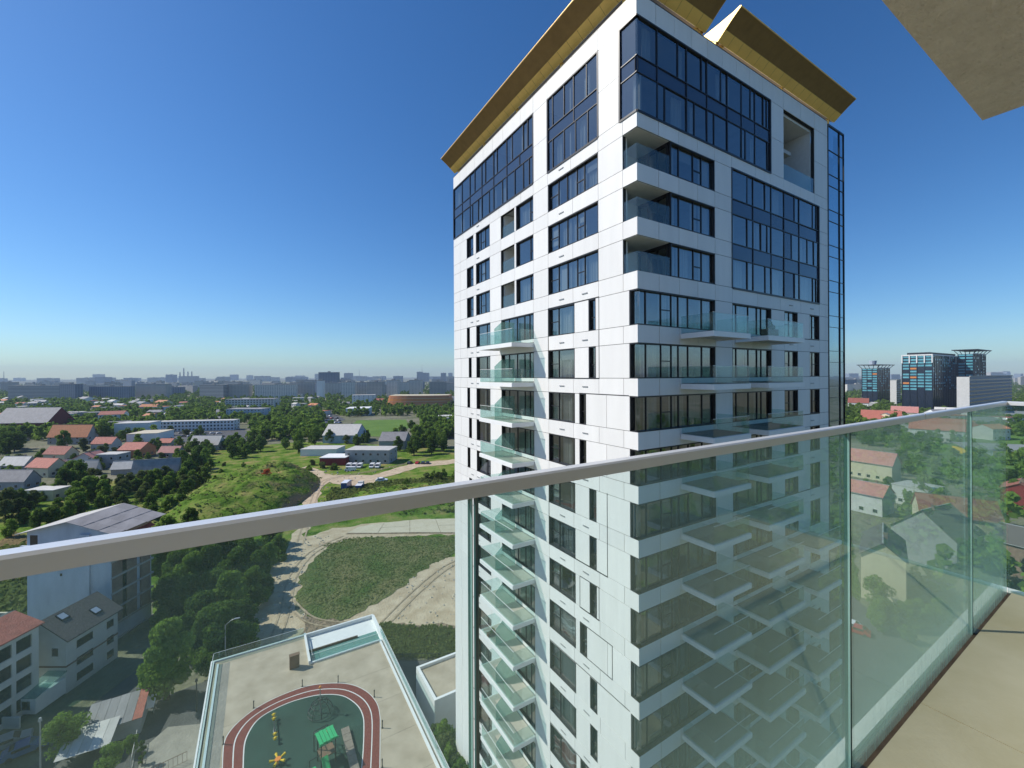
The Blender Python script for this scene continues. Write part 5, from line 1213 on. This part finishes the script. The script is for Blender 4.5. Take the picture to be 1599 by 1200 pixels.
# planted terrace squeezed between podium and tower
b = MB(); b.box(dx1+.5, 30, 0, TX+3, TY+LW+3, 6.2); struct('garden_terrace', b.mesh('terrace', ['grass']))
for i in range(26):
    tree(random.choice(['bush0', 'bush1']), (random.uniform(dx1+1, TX-.3), 30+i*.75, 6.0), random.uniform(.35, .7), 'shrub in the narrow green strip between podium and tower', 'shrubs between podium and tower', name='bush', cat='bush')

# ------------------------------------------------------------------ vehicles
def car_meshes(key, paint, L=4.3, W=1.75, Hh=1.45, van=False):
    b = MB()
    if van: side = [(-L/2, .35), (-L/2, 2.0), (-L/2+.15, 2.25), (L/2-1.3, 2.25), (L/2-.55, 1.25), (L/2, 1.0), (L/2, .35)]
    else: side = [(-L/2, .35), (-L/2, .85), (-L/2+.25, .95), (-L/2+.75, 1.38), (-L/2+1.3, Hh), (.35, Hh), (1.05, .98), (L/2-.15, .82), (L/2, .6), (L/2, .35)]
    m = len(side)
    b.v = [(x, -W/2, z) for x, z in side]+[(x, W/2, z) for x, z in side]
    b.f = [tuple(range(m)), tuple(range(2*m-1, m-1, -1))]+[((i+1) % m, i, m+i, m+(i+1) % m) for i in range(m)]; b.m = [0]*len(b.f)
    body = b.mesh('body_'+key, [paint]); g = MB(); e_ = .012
    if van:
        g.quad((L/2-1.28+.02, -W/2+.1, 2.2), (L/2-.57+.02, -W/2+.1, 1.3), (L/2-.57+.02, W/2-.1, 1.3), (L/2-1.28+.02, W/2-.1, 2.2)); g.box(L/2-1.9, -W/2-e_, 1.3, L/2-1.15, W/2+e_, 1.95)
    else:
        g.quad((.40, -W/2+.12, Hh-.03), (1.05, -W/2+.12, 1.03), (1.05, W/2-.12, 1.03), (.40, W/2-.12, Hh-.03)); g.quad((-L/2+.72, -W/2+.12, 1.38), (-L/2+1.2, -W/2+.12, Hh), (-L/2+1.2, W/2-.12, Hh), (-L/2+.72, W/2-.12, 1.38)); g.box(-L/2+1.0, -W/2-e_, 1.0, .5, W/2+e_, Hh-.1)
    gl = g.mesh('glazing_'+key, ['darkwin']); w_ = MB(); w_.tube((0, -.1, 0), (0, .1, 0), .32, seg=12); wh = w_.mesh('wheel_'+key, ['tyre'])
    return body, gl, wh, L, W
CARS = {k: car_meshes(k, 'car'+k) for k in ('white', 'silver', 'dark', 'red', 'blue')}
CARS['van'] = car_meshes('van', 'carwhite', 5.6, 2.1, 2.3, True)
def car(kind, p, rz, label, group=None, cat='car', name='parked_car', s=1.0):
    body, gl, wh, L, W = CARS[kind]; e = thing(name, label, cat, p, rz, group); e.scale = (s, s, s)
    ob('body', body, e); ob('window_glass', gl, e)
    for x in (-L/2+.8, L/2-.85):
        for y in (-W/2+.08, W/2-.08): ob('wheel', wh, e, (x, y, .33))
for i, x in enumerate([545, 553.5, 562, 581, 590]):
    car('van', at(x, 730), CAMROT-PI/2+.1, ['white van at the left end of the row by the works building', 'second white van from the left by the works building', 'third white van from the left by the works building', 'white van left of the last one, by the works building door', 'white van at the right end of the row by the works building'][i], 'white vans parked by the works building', 'van', 'parked_van')
car('van', at(547, 735), CAMROT+PI, 'white van parked crosswise in front of the other vans', None, 'van', 'parked_van')
car('white', at(596, 752), CAMROT+.2, 'white car alone at the edge of the bushes beside the track', s=1.3)
for i, (x, y) in enumerate([(541, 762), (561, 763)]):
    e = thing('truck', ['blue box truck with white roof on the dirt track', 'teal flatbed truck beside the blue box truck'][i], 'truck', at(x, y), CAMROT-PI/2+.1)
    b = MB(); b.box(-1.8, -1.25, .5, 4.0-2*i, 1.25, 3.2-i*1.4); b.box(-1.9, -1.3, 3.2-i*1.4, 4.05-2*i, 1.3, 3.3-i*1.4, 1); ob('cargo_box', b.mesh('cargo', ['carblue', 'carwhite']), e)
    b = MB(); b.box(-4.0, -1.15, .5, -2.0, 1.15, 2.6); b.box(-4.03, -1.0, 1.5, -3.99, 1.0, 2.4, 1); ob('cab', b.mesh('cab', ['carblue' if i == 0 else 'paleroof', 'darkwin']), e)
    for xx in (-3.2, 1.5):
        for yy in (-1.1, 1.1): o = ob('wheel', CARS['van'][2], e, (xx, yy, .5)); o.scale = (1.5, 1.5, 1.5)
for i, x in enumerate([640, 652, 661, 668]): car('dark' if i != 1 else 'red', at(x, 724), CAMROT+1.4+.1*i, 'dark car parked at the end of the dirt track below the tall trees', 'cars parked at the end of the track')
r = random.Random(12); kinds = ['white', 'white', 'silver', 'dark', 'silver', 'red', 'blue', 'white', 'dark']
for j in range(5):
    for i in range(14):
        if r.random() < .85:
            x = 428+i*7.4+j*2+r.uniform(-1, 1); y = 650+j*3.6
            k_ = r.choice(kinds)
            if x < 535: car(k_, at(x, y), CAMROT+PI/2*.8+r.uniform(-.05, .05), '%s car in the %s row of the big car park, %s' % (k_, ['back', 'second', 'third', 'fourth', 'front'][j], 'left side' if i < 5 else 'middle' if i < 10 else 'right side'), 'cars in the big car park', s=1.15)
for j in range(3):
    for i in range(9):
        k_ = r.choice(kinds)
        if r.random() < .8: car(k_, at(262+i*10+j*4+r.uniform(-1, 1), 677+j*5), CAMROT+.9+r.uniform(-.05, .05), '%s car in the %s row before the long white office wing, %s' % (k_, ['back', 'middle', 'front'][j], 'left' if i < 3 else 'centre' if i < 6 else 'right'), 'cars in the works yard')
car('blue', at(40, 1175), CAMROT+.75, 'pale car parked on the shaded street below the loggia house, right one')
car('silver', at(14, 1165), CAMROT+.75, 'silver car parked on the shaded street below the loggia house, left one')
car('red', at(1337, 988), CAMROT+2.4, 'red car on the road behind the railing glass')
car('white', at(1326, 980), CAMROT+2.4, 'white car next to the red one on the road behind the glass')
def rubble(name, polys, label):
    r2 = random.Random(15); b = MB()
    for pixs, n, s0 in polys:
        W = [at(x, y) for x, y in pixs]; k = 0
        for _ in range(n*8):
            x = r2.uniform(min(w.x for w in W), max(w.x for w in W)); y = r2.uniform(min(w.y for w in W), max(w.y for w in W)); ins = False; j = len(W)-1
            for q in range(len(W)):
                a, c = W[q], W[j]
                if (a.y > y) != (c.y > y) and x < (c.x-a.x)*(y-a.y)/(c.y-a.y)+a.x: ins = not ins
                j = q
            if not ins: continue
            s_ = s0*r2.random()**2+.08; m = len(b.v)
            for sx_, sy_, sz_ in ((-1, -1, 0), (1, -1, 0), (1, 1, 0), (-1, 1, 0), (-.6, -.6, 1), (.6, -.5, 1), (.5, .6, 1), (-.6, .5, 1)): b.v.append((x+sx_*s_*r2.uniform(.6, 1), y+sy_*s_*r2.uniform(.6, 1), .08+sz_*s_*r2.uniform(.5, .9)))
            for q in ((4, 5, 6, 7), (0, 1, 5, 4), (1, 2, 6, 5), (2, 3, 7, 6), (3, 0, 4, 7)): b.f.append(tuple(m+i for i in q)); b.m.append(0 if r2.random() < .5 else 1)
            k += 1
            if k >= n: break
    tag(ob(name, b.mesh(name, ['sandconc', 'concrete'])), label, 'rubble', kind='stuff')
rubble('loose_stones', [([(395, 890), (470, 842), (520, 830), (480, 880), (462, 940), (480, 965), (385, 1000)], 300, .30), ([(640, 905), (740, 855), (740, 990), (600, 968)], 200, .25), ([(458, 735), (640, 724), (600, 745), (520, 760), (470, 850)], 200, .5)], 'loose stones and clods scattered over the pale dirt')
def ruts(name, line, half=.85, wd=.22, z=.185):
    P = smooth([at(x, y) for x, y in line], 10) ; b = MB()
    for off in (-half, half):
        for i in range(len(P)-1):
            d = (P[i+1]-P[i]).normalized(); n_ = Vector((-d.y, d.x, 0)); a, c = P[i]+n_*(off-wd), P[i]+n_*(off+wd); e1, f1 = P[i+1]+n_*(off-wd), P[i+1]+n_*(off+wd)
            b.quad((a.x, a.y, z), (c.x, c.y, z), (f1.x, f1.y, z), (e1.x, e1.y, z))
    struct(name, b.mesh(name, ['rut']))
M['rut'] = mat('rut_soil', (.27, .20, .12), var=.3, scale=.8, col2=(.50, .40, .27))
ruts('wheel_rut', [(468, 850), (482, 806), (496, 766), (515, 748), (580, 736), (640, 723)], .9, .25)
ruts('wheel_rut', [(430, 1000), (446, 950), (458, 900), (490, 862), (540, 838)], .9, .2)
ruts('wheel_rut', [(452, 940), (480, 966), (520, 976), (580, 980)], .9, .2)
ruts('wheel_rut', [(600, 975), (650, 925), (700, 885), (760, 860)], .9, .2)
# heap of white sacks near the track
e = thing('rubble_heap', 'small heap of white bags beside the dirt track', 'rubble', at(425, 862)); 
for i in range(7): b = MB(); ball(b, (random.uniform(-2.5, 2.5), random.uniform(-1, 1), .3), random.uniform(.35, .6), n=6); ob('bag', b.mesh('bag', ['white']), e)

# ------------------------------------------------------------------ right hand side houses and offices
def rb(px, py, wpx, l, h, wallm, roofm, label, **kw): return bld(px, py, wpx, l, h, wallm, roofm, label, **kw)
e, w = rb(1379, 942, 70, 16, 10, 'cream', 'shingle', 'tall plain cream gable wall of a dark roofed house behind the glass', ridge='y', yaw=.05, wins=False, rh=3.0)
rb(1440, 880, 110, 14, 8, 'greywall', 'shingle', 'big dark pitched roof behind the cream gable', ridge='y', yaw=-.35, wins=False, rh=6)
e, w = rb(1500, 850, 130, 10, 8, 'cream', 'redroof', 'long cream house with a red sheet roof behind the glass', ridge='x', yaw=.3, nf=6)
rb(1420, 790, 60, 12, 7, 'offwhite', 'paleroof', 'pale flat roofed annex joined to the long red roofed house', flat=True, yaw=-.35, nf=2)
rb(1356, 748, 74, 10, 8, 'cream', 'pinkroof', 'rose roofed house with dormer windows', ridge='x', yaw=-.3, nf=5, rh=5)
rb(1345, 800, 66, 10, 7, 'offwhite', 'pinkroof', 'faded red roofed house at the left of the glass panel', ridge='x', yaw=-.3)
rb(1462, 690, 84, 14, 9, 'offwhite', 'redroof', 'wide house with a bright red roof just under the handrail', ridge='x', nf=6)
rb(1592, 806, 60, 12, 9, 'maroon', 'redroof', 'maroon walled house with a red roof past the railing corner', ridge='y', wins=False)
rb(1600, 905, 110, 12, 8, 'brick', 'shingle', 'dark brown roofs at the right edge past the railing corner', ridge='x', wins=False, yaw=-.2)
rb(1375, 668, 60, 12, 8, 'white', 'redroof', 'white house with a red hipped roof in front of the small office tower', ridge='x', nf=5)
rb(1440, 672, 70, 20, 9, 'greywall', 'greyroof', 'low pavilion with a wide grey overhanging roof', cat='pavilion', name='pavilion', flat=True, nf=5)
rb(1412, 655, 40, 12, 8, 'cream', 'pinkroof', 'brown roofed house between the trees before the offices')
rb(1490, 660, 60, 12, 7, 'white', 'paleroof', 'white roofed house under the grey office slab')
rb(1340, 640, 30, 16, 10, 'white', 'redroof', 'pale house with small red roof near the tower corner')
e = thing('sports_tent', 'grey sheet roof with a bright yellow stripe along its edge at the right', 'tent', at(1600, 715), CAMROT-.35)
b = MB(); b.box(-26, 0, 0, 20, 14, 3.5); ob('wall', b.mesh('wall', ['yellow']), e); b = MB(); slabq(b, [(-26.5, -.5, 3.6), (20, -.5, 3.6), (20, 14, 6), (-26.5, 14, 6)], .2); ob('roof', b.mesh('roof', ['greyroof']), e)
pbox('white_panel', e, 'white', -18, -.1, .3, -14, 0, 3.4)
# dark glass offices: floor bands and mullions as real geometry
def office(px, depth, wpx, l, top_py, label, floors, bays, name='office_tower', crown=None, yaw=0.0, wall='officedark', blank=False):
    th = math.atan((px-CX)/F); yaw = yaw-th; w = wpx*depth*math.cos(th)/F; H_ = EYE+(587-top_py)/F*depth; p = dep(px, depth); e = thing(name, label, 'office building', p, CAMROT+yaw)
    b = MB(); b.box(-w/2, 0, 0, w/2, l, H_); ob('body', b.mesh('body', [wall]), e)
    fh = H_/floors
    if not blank:
        for k in range(int(floors*.45), floors):
            for i in range(bays):
                if random.random() < .93:
                    x = -w/2+w*i/bays+.5; o = pbox('window', e, 'officeglass', x, -.25, k*fh+fh*.35, x+w/bays-1.6, -.05, k*fh+fh*.92)
        for i in range(bays+1): x = -w/2+w*i/bays; pbox('fin', e, 'officedark', x-.35, -.8, 0, x+.35, 0, H_)
        for k in range(floors+1): pbox('floor_band', e, 'officedark', -w/2, -.4, k*fh-.3, w/2, 0, k*fh+.3)
    return e, w, H_
def crown_roof(e, w, l, H_, over=4):
    b = MB(); b.box(-w/2-over, -over, H_+5, w/2+over, l+over, H_+6); ob('canopy', b.mesh('canopy', ['darkmetal']), e)
    b = MB()
    for i in range(5):
        x = -w/2+w*i/4
        for s in (-1, 1): b.tube((x, 0, H_), (max(-w/2-over, min(w/2+over, x+s*4)), -over*.7, H_+5), .4, seg=5)
    ob('strut', b.mesh('struts', ['darkmetal']), e)
def corner_office(pl, pc, pr, depth, top_py, label, floors, lit='officeglass', name='office_tower', plain=False, end='officedark'):
    """block with its corner towards us: left face looks to -X (sunlit), right face to -Y (shade)"""
    C_ = dep(pc, depth); a = ray(pl, 588); l1 = a.y*C_.x/a.x-C_.y; a = ray(pr, 588); w2 = a.x*C_.y/a.y-C_.x
    H_ = EYE+(587-top_py)/F*depth; e = thing(name, label, 'office building', C_); fh = H_/floors
    b = MB(); b.box(0, 0, 0, w2, l1, H_); ob('body', b.mesh('body', ['officedark' if not plain else plain]), e)
    if not plain:
        nb = max(2, round(l1/7)); ns = max(2, round(w2/7))  # sunlit face gets bright panes, shaded face is kept dark by colour
        for k in range(int(floors*.4), floors):
            for i in range(nb):
                if random.random() < .94: pbox('window', e, lit if random.random() < .97 else 'orange', -.2, l1*i/nb+.5, k*fh+fh*.35, -.02, l1*(i+1)/nb-.5, k*fh+fh*.92)
            for i in range(ns):
                if random.random() < .35: pbox('window', e, lit, w2*i/ns+.8, -.2, k*fh+fh*.4, w2*(i+1)/ns-.8, -.02, k*fh+fh*.9)
        for i in range(nb+1): pbox('fin', e, 'officedark', -.7, l1*i/nb-.3, 0, 0, l1*i/nb+.3, H_)
        for i in range(ns+1): pbox('fin', e, 'darkmetal', w2*i/ns-.2, -.5, 0, w2*i/ns+.2, 0, H_)
    else:
        pbox('end_wall', e, end, -.4, 0, 0, -.02, l1, H_)  # end wall painted pale to read as the sunlit side
        for k in range(1, floors): pbox('floor_band', e, 'officedark', .3, -.25, k*fh, w2-.3, -.02, k*fh+fh*.35)
    pbox('parapet', e, 'white' if not plain else 'concrete', -.8, -.8, H_, w2, 0, H_+1.2)
    return e, w2, l1, H_
e, w2, l1, H_ = corner_office(1409, 1456, 1497, 500, 558, 'broad dark blue glass office block with pale fins at its top', 20)
for i in range(5): pbox('pale_fin', e, 'white', -1.1, l1*i/4-.5, H_-9, -.75, l1*i/4+.5, H_+1.4)
for i in range(3): pbox('pale_fin', e, 'white', w2*(.35+.25*i), -1.0, H_-8, w2*(.35+.25*i)+.8, -.6, H_+1)
pbox('roof_screen', e, 'darkmetal', 2, 3, H_+.01, w2, l1-4, H_+4); pbox('roof_screen', e, 'white', -.8, 0.01, H_, 0, l1, H_+1.5)
def flared_roof(e, w2, l1, H_, over=5):
    b = MB(); b.box(-over, -over, H_+5, w2+over, l1+over, H_+6); ob('canopy', b.mesh('canopy', ['darkmetal']), e); b = MB()
    for i in range(5):
        b.tube((w2*i/4, 0, H_), (w2*i/4+(i-2)*1.5, -over*.8, H_+5), .4, seg=5); b.tube((0, l1*i/4, H_), (-over*.8, l1*i/4+(i-2)*1.5, H_+5), .4, seg=5)
    ob('strut', b.mesh('struts', ['darkmetal']), e)
e, w2, l1, H_ = corner_office(1496, 1520, 1539, 540, 556, 'dark glass office tower under a flared flat canopy roof', 20); flared_roof(e, w2, l1, H_)
e, w2, l1, H_ = corner_office(1346, 1370, 1389, 640, 578, 'separate smaller dark glass tower with flared canopy roof and roof dish', 16); flared_roof(e, w2, l1, H_)
b = MB(); b.tube((8, 8, H_+6), (8, 8, H_+12), 4, 5, 10); ob('roof_dish', b.mesh('dish', ['bluegrey']), e)
corner_office(1494, 1514, 1580, 425, 592, 'plain grey blue office slab with pale end wall in front of the canopy tower', 12, plain='blockblue', end='offwhite', name='office_slab')
corner_office(1390, 1400, 1406, 620, 597, 'narrow pink grey slab between the two dark office towers', 12, plain='blockpale', end='offwhite', name='office_slab')

# ------------------------------------------------------------------ far town
def block(px, depth, wm, l, h, m, label, group, yaw=0.0, name='apartment_block', cat='apartment block'):
    b = MB(); b.box(-wm/2, 0, 0, wm/2, l, h, 0); b.box(-wm/2-.2, -.2, h, wm/2+.2, l+.2, h+1.0, 1)
    if h > 15: b.box(-3, l*.3, h+1, 3, l*.7, h+4, 1)
    p = dep(px, depth); o = ob(name, b.mesh('block', [m, 'roofflat']), None, p, CAMROT+yaw); return tag(o, label, cat, group)
def PL(px): return 'at the left edge' if px < 120 else 'left of the thin chimneys' if px < 270 else 'right of the thin chimneys' if px < 430 else 'left of the orange hall' if px < 590 else 'beside the tower wall'
r = random.Random(4)
for (px, d, wm, h, m, lb) in [(60, 880, 150, 33, 'blockstripe', 'very long grey slab block with horizontal stripes, far left'), (105, 860, 40, 36, 'blockblue', 'blue grey blank end slab beside the striped block'),
        (170, 900, 90, 30, 'blockblue', 'dark blue grey slab block in the left haze'), (235, 950, 80, 34, 'block', 'grey slab block with a pale stair tower in the left haze'), (330, 900, 60, 32, 'blockstripe', 'striped slab block in the middle haze'),
        (372, 905, 45, 33, 'block', 'grey slab beside the pale white end wall'), (430, 920, 85, 32, 'blockpale', 'wide slab with many pale balconies'), (470, 960, 50, 36, 'block', 'grey slab behind the wide pale one'),
        (499, 860, 12, 41, 'white', 'sunlit white end wall of a tower block'), (512, 1250, 60, 62, 'blockblue', 'tall dark blue tower rising over the skyline'), (543, 900, 30, 37, 'blockpale', 'cream tower block left of a row of three'),  # narrow block painted white to stand for a sunlit end
        (563, 930, 30, 36, 'blockpale', 'cream tower block in the middle of a row of three'), (585, 900, 34, 37, 'block', 'grey tower block at the right of a row of three'), (612, 950, 26, 40, 'blockpale', 'slim cream tower block before the orange hall'),
        (648, 1000, 30, 40, 'blockpale', 'cream tower block above the orange hall'), (684, 980, 40, 36, 'block', 'grey block above the orange hall near the tower')]:
    block(px, d, wm, 14, h, m, lb, None, r.uniform(-.2, .2))
for i in range(110):
    left = r.random() < .74; px = r.uniform(-60, 735) if left else r.uniform(1310, 1660); d = r.uniform(1000, 2600); 
    block(px, d, r.uniform(25, 90), 14, r.uniform(20, 36), r.choice(['block', 'blockpale', 'blockstripe', 'blockblue', 'block']), 'hazy apartment block %s, %s, in the left town' % ('nearer' if d < 1700 else 'farther', PL(px)) if left else 'hazy apartment block beyond the glass offices, %s row' % ('nearer' if d < 1700 else 'farther'), 'far apartment blocks left' if left else 'far apartment blocks right', r.uniform(-.5, .5))
for i in range(70):
    left = r.random() < .72; px = r.uniform(-60, 735) if left else r.uniform(1310, 1660); d = r.uniform(3000, 6500); 
    block(px, d, r.uniform(40, 160), 60, 38+r.random()*14+r.random()**8*d*.010, r.choice(['block', 'blockblue']), 'faint distant block on the horizon, %s' % PL(px) if left else 'faint distant block on the horizon right of the tower', 'skyline blocks left' if left else 'skyline blocks right')
for i in range(170):                            # filler houses of the middle town
    left = r.random() < .75; px = r.uniform(-50, 735) if left else r.uniform(1310, 1650); d = r.uniform(360, 850)
    if left and 380 < px and d < 520: continue
    if left and 230 < px < 380 and d < 440: continue
    if left and 500 < px < 690 and d < 650: continue
    if not left and px > 1380 and d > 400: d = r.uniform(300, 420)
    w = r.uniform(10, 22); hh = r.uniform(5, 11); fl_ = r.random() < .4
    wm_ = r.choice(['offwhite', 'cream', 'greywall', 'white']); rm_ = r.choice(['redroof', 'greyroof', 'paleroof', 'orangeroof', 'greyroof', 'paleroof']); CN = {'offwhite': 'off-white', 'cream': 'cream', 'greywall': 'grey', 'white': 'white', 'redroof': 'red', 'greyroof': 'grey', 'paleroof': 'pale', 'orangeroof': 'orange'}
    e = thing('town_house', ('%s walled house with %s roof among trees, ' % (CN[wm_], CN[rm_]))+(PL(px) if left else 'before the offices'), 'house', dep(px, d), CAMROT+r.uniform(-.6, .6), 'small houses of the left town' if left else 'small houses before the offices')
    house_body(e, w, w*.7, hh, wm_, rm_, 'x', w*.16, flat=fl_)
    n = max(2, int(w/4)); windows_on(e, w, w*.7, hh, max(1, int(hh/3)), n, 'f')
# power station chimneys and masts on the horizon
for i, (px, h) in enumerate([(281, 92), (287, 128), (293.5, 98), (299.5, 98)]):
    b = MB(); b.tube((0, 0, 0), (0, 0, h), 7, 4, 10); tag(ob('chimney', b.mesh('chimney', ['concrete']), None, dep(px, 3600)), ['leftmost of the four thin chimneys on the left skyline', 'tallest of the four thin chimneys on the left skyline', 'third of the four thin chimneys on the left skyline', 'rightmost of the four thin chimneys on the left skyline'][i], 'chimney')
b = MB(); b.box(-60, 0, 0, 70, 60, 58); tag(ob('power_station', b.mesh('ps', ['concrete']), None, dep(290, 3550), CAMROT), 'broad pale hall at the foot of the thin chimneys', 'power station')
for px, h, d, lb in [(6, 90, 2500, 'thin mast at the far left horizon'), (561, 120, 4000, 'thin mast on the skyline left of the tower'), (659, 180, 4500, 'thin tall mast on the skyline right next to the tower')]:
    b = MB(); b.tube((0, 0, 0), (0, 0, h), 2.4, 1.0, 6); tag(ob('radio_mast', b.mesh('mast', ['steel']), None, dep(px, d)), lb, 'mast')
for px, h, d, w in [(655, 88, 3800, 50), (663, 78, 3700, 70), (543, 84, 4300, 80), (692, 75, 3500, 40)]:
    block(px, d, w, 40, h, 'blockblue', 'faint high rise of the city centre on the skyline', 'city centre high rises', name='high_rise', cat='high rise')
for px in (1368, 1600, 1585): pass

# haze: one box of pale air around everything
b = MB(); b.box(-9000, -9000, -1, 9000, 9000, 210)
hm, nt, out = new_mat('haze_air'); pv = N(nt, 'ShaderNodeVolumePrincipled'); pv.inputs['Color'].default_value = (.66, .82, 1, 1); pv.inputs['Density'].default_value = .000095; pv.inputs['Anisotropy'].default_value = .0
nt.links.new(pv.outputs[0], out.inputs['Volume'])
M['haze'] = hm
tag(ob('haze', b.mesh('haze', ['haze'])), 'thin blue haze lying over the town', 'haze', kind='stuff')
